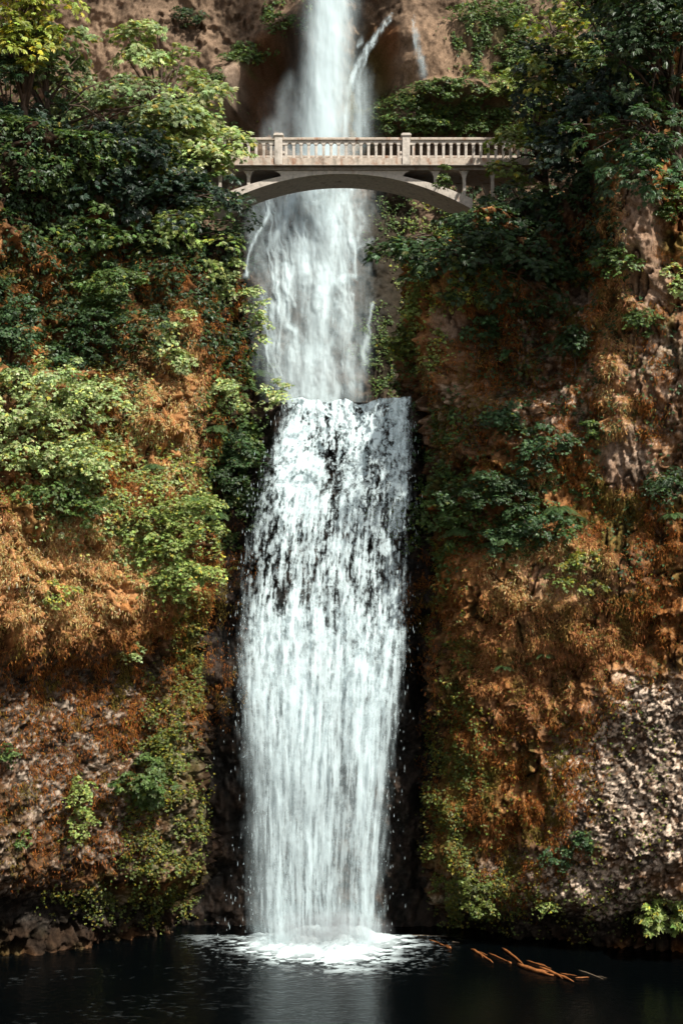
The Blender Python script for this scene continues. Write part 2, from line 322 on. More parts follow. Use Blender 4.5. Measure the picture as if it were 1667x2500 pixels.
def mac_left(px, py):
    d = 1.7 * blob(px, py, [(120, 1360, 400, 260)]) + 0.9 * blob(px, py, [(130, 1020, 260, 150)]) - 0.9 * blob(px, py, [(230, 760, 190, 140)])
    d = d - 1.5 * blob(px, py, [(548, 1720, 52, 620)]) - 0.6 * blob(px, py, [(545, 1330, 55, 250)]) - 2.1 * ss(2110, 2270, py) + 0.5 * blob(px, py, [(640, 900, 60, 130)]) - 1.0 * blob(px, py, [(300, 530, 240, 110)])
    return d + 0.6 * blob(px, py, [(420, 900, 120, 330)])
def mac_right(px, py):
    d = 1.1 * blob(px, py, [(1340, 1430, 260, 170)]) - 1.2 * blob(px, py, [(1250, 850, 180, 130)]) + 0.5 * blob(px, py, [(1550, 560, 70, 220)]) + 0.7 * ss(1510, 1525, px) * ss(1612, 1595, px) * ss(385, 410, py) * ss(720, 660, py)
    d = d + 0.5 * blob(px, py, [(1500, 1120, 120, 100)]) + 0.6 * blob(px, py, [(1560, 1880, 240, 260)]) - 1.8 * ss(2170, 2310, py) + 0.7 * blob(px, py, [(1090, 800, 60, 220)])
    d = d - 1.5 * blob(px, py, [(1008, 1650, 42, 700)])
    return d - 1.2 * blob(px, py, [(1360, 480, 110, 200)]) + 0.5 * blob(px, py, [(1240, 1080, 150, 120)])
wall('cliff_left', [(-30, 20), (-21, 38), (-15, 47.5), (-11, 51), (-8, 52.8), (-5.6, 54.2), (-4.5, 55.6), (-4.3, 57.2), (-4.8, 60), (-5.6, 64), (-6.5, 69), (-8, 76)], 1,
     lambda x, y: 30.5 - 3.0 * ss(-7.5, -5.2, x), mac_left, 1)
wall('cliff_right', [(48, 36), (34, 43.5), (24, 47), (17.5, 49.6), (12.5, 51.4), (8.5, 53), (6, 53.8), (4.4, 54.6), (3.4, 55.6), (3.0, 57), (3.5, 60), (4.2, 64), (4.8, 70), (5.5, 76)], -1,
     lambda x, y: 27.3 + ss(7.0, 9.5, x) * 3.4 + ss(8, 12, x) * 5.5 - ss(62.5, 64, y) * 3.5 - 8 * ss(17, 20, x), mac_right, 2)

# the rock face behind the lower fall, bending back into the stream bed at the lip
u = np.arange(-8.5, 7.5, 0.05); v = np.concatenate([np.arange(-1.4, 20.7, 0.05), np.arange(20.7, 36, 0.12)])
U, V = np.meshgrid(u, v); over = np.maximum(V - 20.7, 0); Zf = np.minimum(V, 20.7)
mid = fbm(U / 0.8, 0.0, V / 1.0, 5, 21, 0.6)
rim = ss(16, 20.7, V)
Yf = 56.3 - 0.55 * rim + over * 1.0 + 0.35 * fbm(U / 2, 3.0, V / 3, 3, 22) * (over < 0.5) - 0.35 * mid * (over < 0.3) + 0.6 * ss(2.4, 3.4, np.abs(U)) - 0.5 * np.exp(-((V - 13.0) / 0.7) ** 2)
Zf = Zf - 0.5 * ss(1.0, 2.0, -U - 1.3) * ss(19, 20.7, V) + np.where(over > 0, 0.12 * mid, 0)
P = np.stack([U, Yf, Zf], -1)
n2 = fbm(U / 0.2, 0.0, V / 0.4, 3, 23)
col = np.clip(ROCK_D * 1.1 + (ROCK_M - ROCK_D) * np.clip(0.15 + 0.4 * mid + 0.3 * n2, 0, 1)[..., None], 0.006, 1)
o = np_mesh('fall_rock_face', P.reshape(-1, 3), grid_faces(*U.shape), M['rock'], attrs={'Col': col.reshape(-1, 3), 'wet': np.full(U.size, 0.8)}, smooth=True)
tag(o, kind='structure'); ALLV.append(P.reshape(-1, 3)); g = np.gradient(P, axis=1); h = np.gradient(P, axis=0); nn = np.cross(g, h); ALLN.append((nn / (np.linalg.norm(nn, axis=-1, keepdims=True) + 1e-9)).reshape(-1, 3))

# the high back cliff with the slope under the upper fall
def slopeY(z): return 70.0 + np.clip(z - 20, -2, 12.5) * 0.30 + np.maximum(z - 32.5, 0) * 0.06
u = np.concatenate([np.arange(-40, -16, 0.5), np.arange(-16, 17, 0.075), np.arange(17, 40, 0.5)]); v = np.concatenate([np.arange(18.5, 45, 0.075), np.arange(45, 62, 0.4)])
U, V = np.meshgrid(u, v); Y0 = slopeY(V); px, py = proj(np.stack([U, Y0, V], -1))
wx = px + 18 * fbm(U / 1.2, 0.0, V / 1.2, 4, 31); wy = py + 18 * fbm(U / 1.2, 5.0, V / 1.2, 4, 32)
ridge = lines(px, py, [[(760, 0, 30, 1), (690, 55, 34, 1), (600, 140, 38, 1), (545, 220, 42, 1), (505, 290, 50, 1)]])
dome = blob(px, py, [(1150, 130, 190, 120)]); alc = blob(px, py, [(670, 220, 100, 140), (640, 300, 130, 60)]); ralc = blob(px, py, [(900, 190, 60, 150)])
casc = blob(wx, wy, [(760, 700, 190, 330)])
ledge = blob(wx, wy, [(1100, 255, 210, 60)])
rough = blob(wx, wy, [(480, 30, 200, 60), (420, 210, 90, 90), (560, 60, 110, 60)])
mid = fbm(U / 1.1, 1.0, V / 1.4, 5, 33, 0.6); fin = fbm(U / 0.3, 2.0, V / 0.45, 3, 34, 0.65)
f1, f2, cid = worley(U / 0.55 + mid, V / 0.7 + 0.5 * fin, 35)
Yb = Y0 + 2.0 + 0.9 * fbm(U / 4, 0.0, V / 5, 3, 36) - 2.6 * ridge + 2.4 * alc + 1.2 * ralc - 2.0 * dome - 1.2 * ledge - (0.34 - 0.15 * dome) * mid * (1 - 0.5 * casc) - (0.14 - 0.06 * dome) * fin + (0.08 + rough * 0.35) * (1 - dome) * (cid - 0.5)
Yb = lerp(Yb, Y0 + 0.55 - 0.25 * mid - 0.1 * fin - 0.25 * (cid - .5), casc) + 0.02 * np.maximum(np.abs(U) - 8, 0) ** 2
P = np.stack([U, Yb, V], -1)
n1 = fbm(U / 0.9, 7.0, V / 1.2, 4, 37); n2 = fbm(U / 0.2, 8.0, V / 0.35, 3, 38)
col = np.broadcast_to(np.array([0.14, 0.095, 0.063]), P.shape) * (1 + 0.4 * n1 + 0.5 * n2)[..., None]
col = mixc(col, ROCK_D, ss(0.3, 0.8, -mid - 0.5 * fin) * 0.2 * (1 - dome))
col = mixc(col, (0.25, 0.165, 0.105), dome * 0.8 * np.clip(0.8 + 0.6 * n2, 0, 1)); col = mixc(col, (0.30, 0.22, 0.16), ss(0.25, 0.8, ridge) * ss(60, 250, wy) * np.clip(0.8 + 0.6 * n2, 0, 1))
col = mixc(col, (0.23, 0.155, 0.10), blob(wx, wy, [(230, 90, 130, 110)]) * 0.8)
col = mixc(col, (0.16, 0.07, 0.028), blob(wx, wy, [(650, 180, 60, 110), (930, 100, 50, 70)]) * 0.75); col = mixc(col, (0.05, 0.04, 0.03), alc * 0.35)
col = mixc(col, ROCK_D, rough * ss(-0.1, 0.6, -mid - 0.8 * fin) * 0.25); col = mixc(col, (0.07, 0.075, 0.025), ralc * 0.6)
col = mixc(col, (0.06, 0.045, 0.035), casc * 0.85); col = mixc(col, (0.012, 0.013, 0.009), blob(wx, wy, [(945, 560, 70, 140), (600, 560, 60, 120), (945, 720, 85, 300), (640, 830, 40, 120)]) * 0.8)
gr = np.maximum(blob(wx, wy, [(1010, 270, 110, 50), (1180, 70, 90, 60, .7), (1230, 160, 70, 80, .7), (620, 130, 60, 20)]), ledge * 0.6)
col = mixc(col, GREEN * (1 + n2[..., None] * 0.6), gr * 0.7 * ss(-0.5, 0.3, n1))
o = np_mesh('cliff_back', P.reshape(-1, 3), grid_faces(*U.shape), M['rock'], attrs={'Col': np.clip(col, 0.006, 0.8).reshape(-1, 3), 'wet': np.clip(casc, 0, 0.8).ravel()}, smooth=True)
tag(o, kind='structure'); ALLV.append(P.reshape(-1, 3)); g = np.gradient(P, axis=1); h = np.gradient(P, axis=0); nn = np.cross(g, h); ALLN.append((nn / (np.linalg.norm(nn, axis=-1, keepdims=True) + 1e-9)).reshape(-1, 3))
PB, UB, VB = P, u, v
def backY(x, z):
    i = np.clip(np.searchsorted(UB, x), 0, len(UB) - 1); j = np.clip(np.searchsorted(VB, z), 0, len(VB) - 1); return PB[j, i, 1]

# nearest visible rock at each spot of the picture: used to root plants on the cliffs
CELL = 10
AV = np.concatenate(ALLV); AN = np.concatenate(ALLN)
qx, qy = proj(AV); ok = (qx > -200) & (qx < 1860) & (qy > -200) & (qy < 2600) & (AV[:, 1] > 30)
W_, H_ = 2060 // CELL + 1, 2800 // CELL + 1
DM = np.full((H_, W_), 200.0); ci = ((qy[ok] + 200) // CELL).astype(int); cj = ((qx[ok] + 200) // CELL).astype(int)
np.minimum.at(DM, (ci, cj), AV[ok, 1])
def depth(px, py):
    return DM[np.clip(((np.asarray(py) + 200) // CELL).astype(int), 0, H_ - 1), np.clip(((np.asarray(px) + 200) // CELL).astype(int), 0, W_ - 1)]
vis = np.zeros(len(AV), bool); vis[np.where(ok)[0]] = AV[ok, 1] < DM[ci, cj] + 0.6
VI = np.where(vis)[0]; VX, VY = qx[VI], qy[VI]

# ground under the viewer, sloping down to the pool, and the water surfaces
gx = np.linspace(-260, 260, 80); gy = np.concatenate([np.linspace(-500, 0, 12), np.linspace(1, 60, 60), np.linspace(65, 300, 14)])
GX, GY = np.meshgrid(gx, gy); GZ = np.where(GY < 42, -1.2 + np.clip((40 - GY) / 38, 0, 1) * 15.6, -1.2) - np.clip(-GY - 40, 0, 500) * 0.04 + 0.25 * fbm(GX / 4, GY / 4, 0.0, 3, 71)
GZ = np.where(GY > 41, -1.6, GZ)
tag(np_mesh('ground', np.stack([GX, GY, GZ], -1).reshape(-1, 3), grid_faces(*GX.shape), M['ground'], smooth=True), kind='structure')
gx = np.linspace(-32, 32, 60); gy = np.linspace(34, 60, 40); GX, GY = np.meshgrid(gx, gy)
tag(np_mesh('pool_water', np.stack([GX, GY, 0 * GX], -1).reshape(-1, 3), grid_faces(*GX.shape), M['pool'], smooth=True), kind='structure')
gx = np.linspace(-4, 4, 30); gy = np.linspace(56.2, 71, 40); GX, GY = np.meshgrid(gx, gy)
tag(np_mesh('stream_water', np.stack([GX, GY, 20.83 + 0 * GX], -1).reshape(-1, 3), grid_faces(*GX.shape), M['pool'], smooth=True), kind='structure')

# ------------------------------------------------------------------ falling water
def unit(n): return 0.5 + 0.5 * np.tanh(1.9 * n)
LE = np.array([(960, 700), (1000, 697), (1060, 682), (1120, 652), (1200, 628), (1280, 615), (1380, 603), (1480, 592), (1650, 592), (1800, 598), (2000, 604), (2200, 610), (2300, 616)])
RE = np.array([(960, 1004), (1000, 1002), (1100, 1006), (1250, 1000), (1400, 992), (1550, 985), (1700, 972), (1850, 958), (2000, 945), (2150, 936), (2300, 932)])
def lower_fall(name, yoff, seed, gain):
    s = 0.026; x = np.arange(-4.1, 3.1, s); z = np.concatenate([[20.86, 20.87, 20.88], np.arange(20.86, -0.06, -s)])
    X, Z = np.meshgrid(x, z); dep = 20.9 - Z
    px = CX + F * X / 55.0; py = CY - F * (Z - EYE) / 55.0
    l = np.interp(py, LE[:, 0], LE[:, 1]); r = np.interp(py, RE[:, 0], RE[:, 1])
    u = (px - l) / (r - l); su = (u - 0.5) * 5.6                      # follows the streamlines as the fall widens
    jag = fbm(0.0, seed * 1.0, z / 0.9, 4, seed + 15, .65)[:, None]; jag2 = fbm(3.0, seed * 1.0, z / 0.9, 4, seed + 16, .65)[:, None]
    uj = u + 0.030 * jag * (u < .5) + 0.026 * jag2 * (u >= .5) + 0.035 * fbm(X / 0.12, 2.0, Z / 0.8, 3, seed + 17)
    D = 0.47 + 0 * X; ox, oy = px, py
    px = px + 22 * fbm(X / 0.5, 0.0, Z / 0.8, 4, seed + 5); py = py + 130 * fbm(X / 0.45, 4.0, Z / 2.5, 4, seed + 6, .6)
    D = D + 0.42 * blob(px, py, [(730, 1180, 55, 150), (800, 990, 220, 35), (930, 1010, 90, 60), (690, 1060, 40, 40)]) - 0.05
    D = D - 0.30 * blob(px, py, [(810, 1105, 40, 60), (745, 1070, 22, 40), (640, 1150, 45, 90), (635, 1300, 40, 180)]) - 0.13 * blob(px, py, [(860, 1350, 180, 160), (650, 1420, 80, 70)])
    D = D - 0.55 * blob(px, py, [(877, 993, 24, 18), (805, 1085, 20, 30)])
    D = D + 0.30 * blob(px, py, [(680, 1540, 70, 80), (760, 1640, 140, 150), (700, 1740, 130, 120), (880, 1700, 80, 180, .8), (920, 1560, 60, 60, .6)])
    D = D + 0.22 * blob(px, py, [(890, 2050, 45, 320), (780, 1950, 45, 330), (700, 2050, 35, 250, .6)]) - 0.12 * blob(px, py, [(640, 2050, 60, 320), (840, 2120, 25, 180)])
    D = D - 0.10 * ss(1750, 1950, py) - 0.05 * ss(1300, 1400, py) * ss(1500, 1450, py)
    fe = 0.07 * ss(8, 20, dep); edge = ss(-0.03, 0.10 + fe, uj) * ss(-0.02, 0.07 + fe, 1 - uj)
    crisp = fbm(su / 0.15 + 0.8 * fbm(su / .3, 0.0, Z / .4, 2, seed + 8), seed * 1.0, Z / 0.24, 5, seed, 0.78)
    streak = fbm(su / 0.13, seed * 1.0, Z / 0.95, 4, seed + 1, 0.7); band = fbm(su / 0.45, 2.0, Z / 3.0, 3, seed + 2)
    lng = fbm(su / 0.12 + 0.45 * fbm(su / 0.5, 6.0, Z / 1.6, 3, seed + 13), seed * 1.0, Z / 2.1, 5, seed + 12, 0.66); k = ss(1, 6, dep); k3 = ss(7, 14, dep)
    n = 1.25 * lerp(lerp(crisp, 0.75 * streak + 0.5 * crisp, k), 0.7 * lng + 0.3 * streak + 0.28 * crisp, k3) + 0.34 * band
    soft = lerp(0.36, 0.66, ss(5, 17, dep)); th = 1 - (D - 0.12 * (1 - edge)) * gain
    A = ss(th - soft, th + soft, unit(n)) * edge
    A = np.clip(A * lerp(1.0, 0.84, ss(8, 20, dep)) * (0.86 + 0.14 * unit(fbm(su / 0.07, 1.0, Z / 0.5, 3, seed + 9, .7))), 0, 1)
    A = np.maximum(A, 0.30 * k3 * edge * unit(0.8 * lng + 0.5 * band))                 # thin continuous veil
    px, py = ox, oy
    drift = ss(0.0, -0.06, u) + ss(1.0, 1.06, u)                       # stray drops outside the body
    Y = 55.35 - 1.25 * (1 - np.exp(-dep / 5.0)) + yoff + 0.05 * fbm(su / 0.6, 9.0, Z / 1.6, 3, seed + 3) - 0.12 * blob(px, py, [(720, 1640, 220, 300)])
    lip = 0.0 * X
    Z = Z.copy(); Y[0] += 1.6; Y[1] += 0.9; Y[2] += 0.35; Z[:3] = np.array([20.90, 20.90, 20.88])[:, None]
    zsag = -0.5 * ss(1.0, 2.0, -X - 1.3) * (dep < 0.6) + 0.05 * ss(1.4, 2.5, X) * (dep < 0.6) + (0.16 * fbm(X / 0.8, 0.0, 0.0, 4, 555, .6) - 0.2 * np.exp(-((X - 0.65) / 0.3) ** 2)) * ss(0.9, 0.0, dep)
    Z = Z + zsag
    P = np.stack([X, Y, Z], -1); keep = A.max(axis=0) > 0.01
    tag(np_mesh(name, P.reshape(-1, 3), grid_faces(*X.shape), M['water'], attrs={'dens': A.ravel()}, smooth=True), kind='structure')
lower_fall('waterfall_lower', 0.0, 101, 0.9)
lower_fall('waterfall_lower_back', 0.30, 151, 0.72)
lower_fall('waterfall_lower_spray', -0.22, 177, 0.56)

# droplets thrown off the lower fall: small elongated drops, one mesh
rg = np.random.default_rng(5)
nd = 1000; zz = 20.6 * rg.random(nd) ** 0.85; py = CY - F * (zz - EYE) / 55
l = np.interp(py, LE[:, 0], LE[:, 1]); r = np.interp(py, RE[:, 0], RE[:, 1]); sd = rg.random(nd)
e = np.abs(rg.normal(0, 1, nd)) * lerp(18, 42, 1 - zz / 21)
pxd = np.where(sd < 0.3, l + 14 - e, np.where(sd < 0.5, r - 10 + e * 0.7, l + (r - l) * rg.random(nd)))
c = np.stack([(pxd - CX) / F * 54.5, 54.0 + 0.9 * rg.random(nd), zz], -1); hl = 0.03 + 0.09 * rg.random(nd) ** 2; hw = 0.004 + 0.005 * rg.random(nd)
T = np.array([(0, 0, 1), (1, 0, -.3), (-.5, .87, -.3), (-.5, -.87, -.3), (0, 0, -1)]); Vd = c[:, None, :] + T[None] * np.stack([hw, hw, hl], -1)[:, None, :]
Fd = np.array([(0, 1, 2), (0, 2, 3), (0, 3, 1), (4, 2, 1), (4, 3, 2), (4, 1, 3)]); Fd = (Fd[None] + 5 * np.arange(nd)[:, None, None]).reshape(-1, 3)
tag(np_mesh('water_drops', Vd.reshape(-1, 3), Fd, M['water'], attrs={'dens': np.full(nd * 5, 0.9)}), kind='stuff')

# the slope cascade between bridge and lower lip
ST = [[(790, 420, 70, 1), (800, 500, 62, 1), (803, 570, 45, 1), (795, 640, 34, 1), (792, 700, 30, 1), (785, 770, 22, .95), (783, 850, 26, .8), (795, 975, 36, .7)],
      [(735, 440, 26, .95), (712, 520, 17, .95), (680, 580, 12, .9), (655, 620, 9, .5)], [(740, 470, 12, .9), (745, 510, 12, .9), (768, 550, 14, .9), (790, 580, 16, .9)],
      [(657, 480, 4, .8), (655, 520, 4, .8), (640, 555, 4, .9), (622, 590, 4, .9), (608, 630, 4, .9), (603, 680, 4, .8)], [(693, 500, 6, .6), (690, 560, 5, .5), (676, 620, 4, .5), (675, 700, 5, .35)],
      [(850, 460, 10, .8), (848, 560, 16, .8), (860, 600, 10, .7), (866, 680, 8, .6), (845, 680, 14, .9), (820, 695, 16, .9), (838, 720, 8, .7), (835, 790, 14, .6), (828, 850, 20, .5)],
      [(676, 715, 8, .6), (688, 780, 12, .8), (715, 815, 16, .9), (718, 880, 18, .9), (712, 970, 24, .85)], [(735, 600, 26, .7), (745, 660, 26, .7), (765, 700, 16, .8), (790, 730, 14, .9)],
      [(908, 745, 4, .5), (898, 810, 4, .5), (888, 860, 6, .4), (880, 970, 10, .35)], [(875, 610, 6, .4), (905, 590, 6, .3)], [(750, 720, 20, .5), (760, 800, 20, .55), (752, 900, 24, .6), (755, 970, 30, .65)],
      [(850, 860, 14, .5), (862, 970, 22, .5)], [(705, 440, 12, .4), (690, 470, 10, .4), (668, 480, 8, .3)]]
rs = random.Random(12)
for _ in range(32):
    x = rs.uniform(632, 875); y = rs.uniform(440, 760); w_ = rs.uniform(3, 7); a_ = rs.uniform(.45, .85); pl = []
    for q in range(rs.randint(3, 6)):
        pl.append((x, y, w_ * rs.uniform(.7, 1.5), a_)); x += rs.uniform(-9, 9) + (770 - x) * .06; y += rs.uniform(40, 75); a_ *= .93
        if y > 975: break
    if len(pl) > 1: ST.append(pl)
def cascade(name, yoff, seed, gain):
    s = 0.045; x = np.arange(-5.2, 2.4, s); z = np.arange(33.4, 20.4, -s); X, Z = np.meshgrid(x, z); Yc = slopeY(Z)
    px = CX + F * X / Yc; py = CY - F * (Z - EYE) / Yc
    wx = px + 9 * fbm(X / 0.5, 0.0, Z / 0.9, 3, seed); wy = py
    D = lines(wx, wy, ST)
    veil = blob(wx, wy, [(760, 780, 135, 250, .40), (665, 600, 60, 150, .34), (690, 860, 45, 130, .4), (760, 930, 100, 90, .5), (790, 520, 110, 120, .4), (700, 660, 70, 140, .3), (860, 640, 40, 160, .2)])
    st = unit(fbm(X / 0.16, 0.0, Z / 1.5, 4, seed + 1, 0.6)); md = unit(fbm(X / 0.7, 3.0, Z / 1.3, 4, seed + 2, .55))
    A = np.clip(D * (0.55 + 0.6 * st) * (0.6 + 0.6 * md), 0, 1); B = veil * (0.15 + 1.0 * st * md + 0.3 * md)
    A = 1 - (1 - np.clip(A * gain, 0, .97)) * (1 - np.clip(B * gain, 0, .9))
    Y = Yc - 0.25 + yoff + 0.18 * (md - .5) - 0.15 * D
    tag(np_mesh(name, np.stack([X, Y, Z], -1).reshape(-1, 3), grid_faces(*X.shape), M['soft'], attrs={'dens': A.ravel()}, smooth=True), kind='structure')
cascade('waterfall_cascade', 0.0, 201, 0.92)
cascade('waterfall_cascade_front', -0.55, 231, 0.3)

# the upper plume: nested curved veils
def plume(name, yoff, seed, gain, core):
    s = 0.05; x = np.arange(-4.2, 4.4, s); z = np.arange(56, 31.5, -s * 1.5); X, Z = np.meshgrid(x, z); Yp = 71.5 + 0 * X
    px = CX + F * X / Yp; py = CY - F * (Z - EYE) / Yp
    c = np.interp(py, [-500, 0, 150, 330, 460], [812, 806, 800, 787, 786]); hw = np.interp(py, [-500, 0, 150, 330, 460], [38, 45, 46, 46, 70]) * core
    wob = px + 6 * fbm(X / 0.4, 0.0, Z / 1.2, 3, seed); t = (wob - c) / hw
    st = unit(fbm(X / 0.22, 0.0, Z / 2.6, 4, seed + 1, .6)); md = unit(fbm(X / 0.8, 5.0, Z / 1.8, 4, seed + 2))
    A = np.exp(-np.abs(t) ** 2.6) * (0.82 + 0.35 * st)
    A = np.maximum(A, lines(px + 8 * fbm(X / .3, 0.0, Z / .6, 4, seed + 6, .65), py, [[(952, 36, 2, .6), (925, 75, 4, .6), (893, 120, 4, .6), (868, 165, 6, .6), (852, 210, 8, .6), (845, 330, 12, .5)], [(915, 100, 2, .5), (890, 140, 3, .5), (880, 200, 4, .4), (876, 330, 6, .3)], [(885, 95, 5, .3), (873, 108, 5, .3)],
        [(1008, 40, 2, .35), (1020, 110, 5, .3), (1035, 170, 9, .2), (1040, 190, 9, .0)], [(880, 180, 18, .25), (880, 320, 24, .3)]]) * (0.3 + 1.1 * st))
    A = A * ss(515, 425, py + 40 * fbm(X / 0.35, 0.0, 0.0, 3, seed + 7))
    mist = blob(px, py, [(712, 280, 40, 100, .13), (700, 330, 60, 60, .13), (862, 270, 36, 120, .15)]) * (0.25 + 1.1 * md * (0.5 + st))
    A = 1 - (1 - np.clip(A * gain, 0, .98)) * (1 - np.clip(mist * gain, 0, .8))
    Y = Yp + yoff + 0.5 * np.clip(t, -2, 2) ** 2 * 0.25 + 0.12 * (md - .5)
    tag(np_mesh(name, np.stack([X, Y, Z], -1).reshape(-1, 3), grid_faces(*X.shape), M['soft'], attrs={'dens': A.ravel()}, smooth=True), kind='structure')
plume('waterfall_upper', 0.0, 301, 1.0, 0.95)
plume('waterfall_upper_spray', -0.6, 331, 0.5, 1.05)

# foam on the pool where the fall lands
s = 0.04; x = np.arange(-13.5, 8.5, s); y = np.arange(45.4, 55.4, s); X, Y = np.meshgrid(x, y); px, py = proj(np.stack([X, Y, 0 * X], -1))
d = np.hypot((px - 785) / 195, (py - 2290) / np.where(px < 790, 62, 70)) + 0.16 * fbm(X / 1.1, Y / 0.6, 0.0, 3, 41); t2 = np.hypot((px - 560) / 120, (py - 2293) / 22)
n = unit(1.3 * fbm(X / 0.42, Y / 0.22, 0.0, 5, 42, 0.65)); web = 1 - np.abs(fbm(X / 0.6, Y / 0.35, 0.0, 4, 43))
A = np.maximum(ss(1.0, 0.62, d), ss(1.42, 0.85, d) * ss(0.50, 0.75, 0.55 * n + 0.45 * web)); A = np.maximum(A, ss(1.2, 0.4, t2) * ss(0.4, 0.65, n) * 0.25)
fl = unit(1.6 * fbm(X / 0.35, Y / 0.11, 0.0, 3, 45, .6)) * ss(-0.3, 0.5, fbm(X / 2.5, Y / 1.5, 0.0, 2, 46) + 0.25 * (X < -2))
A = np.maximum(A, ss(0.93, 0.99, fl) * 0.02 * ss(54, 51.5, Y) * ss(3.5, 0, X))
A = np.maximum(A, ss(1.9, 1.0, d) * ss(0.86, 0.97, unit(1.6 * fbm(X / 0.22, Y / 0.09, 0.0, 3, 44, .6))) * 0.35)
Z = 0.02 + 0.28 * ss(0.95, 0.2, d) * (0.5 + n) + 0.03 * n
tag(np_mesh('foam', np.stack([X, Y, Z], -1).reshape(-1, 3), grid_faces(*X.shape), M['foam'], attrs={'dens': np.clip(A, 0, .97).ravel()}, smooth=True), kind='stuff')

# soft spray at the foot of the fall and of the cascade
def mist(cx, cy, Y, rx, ry, rz, dens, seed):
    m, n = mat('mist'); L = n.links.new
    tc = n.nodes.new('ShaderNodeTexCoord'); ln = n.nodes.new('ShaderNodeVectorMath'); ln.operation = 'LENGTH'; L(tc.outputs['Object'], ln.inputs[0])
    fall = rng(n, ln.outputs['Value'], 0.1, 1.0, 1, 0)
    nz = rng(n, noise(n, 1.8, 3, .6), 0.35, 0.7, 0, 1)
    mu = n.nodes.new('ShaderNodeMath'); mu.operation = 'MULTIPLY'; L(fall, mu.inputs[0]); L(nz, mu.inputs[1])
    m2 = n.nodes.new('ShaderNodeMath'); m2.operation = 'MULTIPLY'; L(mu.outputs[0], m2.inputs[0]); m2.inputs[1].default_value = dens
    v = N(n, 'ShaderNodeVolumePrincipled'); v.inputs['Color'].default_value = (0.93, 0.97, 1, 1); L(m2.outputs[0], v.inputs['Density'])
    o = n.nodes.new('ShaderNodeOutputMaterial'); L(v.outputs[0], o.inputs['Volume'])
    me = bpy.data.meshes.new('mist'); import bmesh; bm = bmesh.new(); bmesh.ops.create_icosphere(bm, subdivisions=3, radius=1); bm.to_mesh(me); bm.free(); me.materials.append(m)
    ob = bpy.data.objects.new('mist', me); C.objects.link(ob); ob.location = at(cx, cy, Y); ob.scale = (rx, rz, ry); tag(ob, kind='stuff')
mist(800, 2272, 53.5, 2.6, 1.0, 1.2, 1.6, 1)
mist(770, 920, 68.5, 3.0, 1.6, 1.2, 0.3, 2)
mist(705, 300, 72.2, 1.9, 2.2, 1.2, 0.14, 3)

# ------------------------------------------------------------------ footbridge
YB = 59.0; k = YB / F
def bx(px): return (px - CX) * k
def bz(py): return EYE + (CY - py) * k
br = empty('footbridge', at(835, 402, YB + 1.6)); B0 = Vector(br.location)
tag(br, 'pale concrete arch footbridge with balustrades crossing in front of the upper waterfall', 'footbridge')
def part(mb, name, m, parent=br, bevel=0.012):
    off = B0 if parent is br else B0
    mb.v = [(a - off.x, b - off.y, c - off.z) for a, b, c in mb.v]
    return mb.build(name, m, parent, bevel=bevel)
XL, XR = bx(480), bx(1330); POSTS = [369, 680, 991, 1302]
for side, (ya, yb) in enumerate(((YB, YB + 0.30), (YB + 3.0, YB + 3.3))):
    tall = bz(341); pan0, pan1 = ya + 0.05, yb - 0.05
    for i in range(3):
        a, b = bx(POSTS[i]) + 0.17, bx(POSTS[i + 1]) - 0.17
        a, b = max(a, XL), min(b, XR)
        mb = MB(); mb.box((a, ya - 0.02, bz(341.5)), (b, yb + 0.02, bz(335.5))); part(mb, 'handrail', M['rust'])
        mb = MB(); mb.box((a, ya + 0.01, bz(402)), (b, yb - 0.01, bz(385.5))); part(mb, 'plinth', M['rust'])
        # arched screen between handrail and plinth: lintel with a row of round-headed openings
        mb = MB(); pitch = 18.29 * k; x = bx(POSTS[i]) + pitch / 2
        xs = []
        while x < bx(POSTS[i + 1]) - 0.2: xs.append(x); x += pitch
        xs = [q for q in xs if a + 0.02 < q - 0.1 and q + 0.1 < b - 0.02]
        r = 0.095; zt = bz(341.5); zs = bz(347.0) - r
        prev = a
        for q in xs:
            if q - r > prev: mb.box((prev, pan0, zs), (q - r, pan1, zt))
            arc = [(q + r * math.cos(t), zs + r * math.sin(t)) for t in np.linspace(PI, 0, 9)]
            mb.prism([(q - r, zt)] + arc + [(q + r, zt)], pan0, pan1); prev = q + r
        mb.box((prev, pan0, zs), (b, pan1, zt)); part(mb, 'arched_lintel', M['conc'], bevel=0)
        zb = bz(385.5)
        cen = [xs[0] - pitch / 2] + [q + pitch / 2 for q in xs]
        for q in cen:
            if not (a + 0.03 < q < b - 0.03): continue
            mb = MB(); w2 = 0.055
            mb.box((q - w2, pan0 + 0.02, zb), (q + w2, pan1 - 0.02, zs)); part(mb, 'baluster', M['conc'], bevel=0.015)
    for p in POSTS[1:3]:
        x = bx(p); mb = MB(); mb.box((x - 0.16, ya - 0.05, bz(402)), (x + 0.16, yb + 0.05, bz(332)))
        po = part(mb, 'post', M['conc'], bevel=0.02)
        mb = MB(); mb.box((x - 0.21, ya - 0.10, bz(332)), (x + 0.21, yb + 0.10, bz(327.5))); mb.box((x - 0.17, ya - 0.06, bz(327.5)), (x + 0.17, yb + 0.06, bz(325))); part(mb, 'cap', M['conc'], po, 0.015)
mb = MB(); mb.box((XL, YB - 0.06, bz(404.5)), (XR, YB + 3.36, bz(402.2))); mb.box((XL, YB + 0.22, bz(412)), (XR, YB + 3.08, bz(404.5))); part(mb, 'deck', M['deckc'])
y0, y1 = YB + 0.30, YB + 2.95
k2 = (YB + 0.3) / F
def ax(px): return (px - CX) * k2
def az_(py): return EYE + (CY - py) * k2
def bot(dx): return 424.5 + 67.5 * abs(dx / 281) ** 2.06
def top(dx): return 415.0 + 58.0 * abs(dx / 290) ** 2.02
xs = np.linspace(-318, 318, 61)
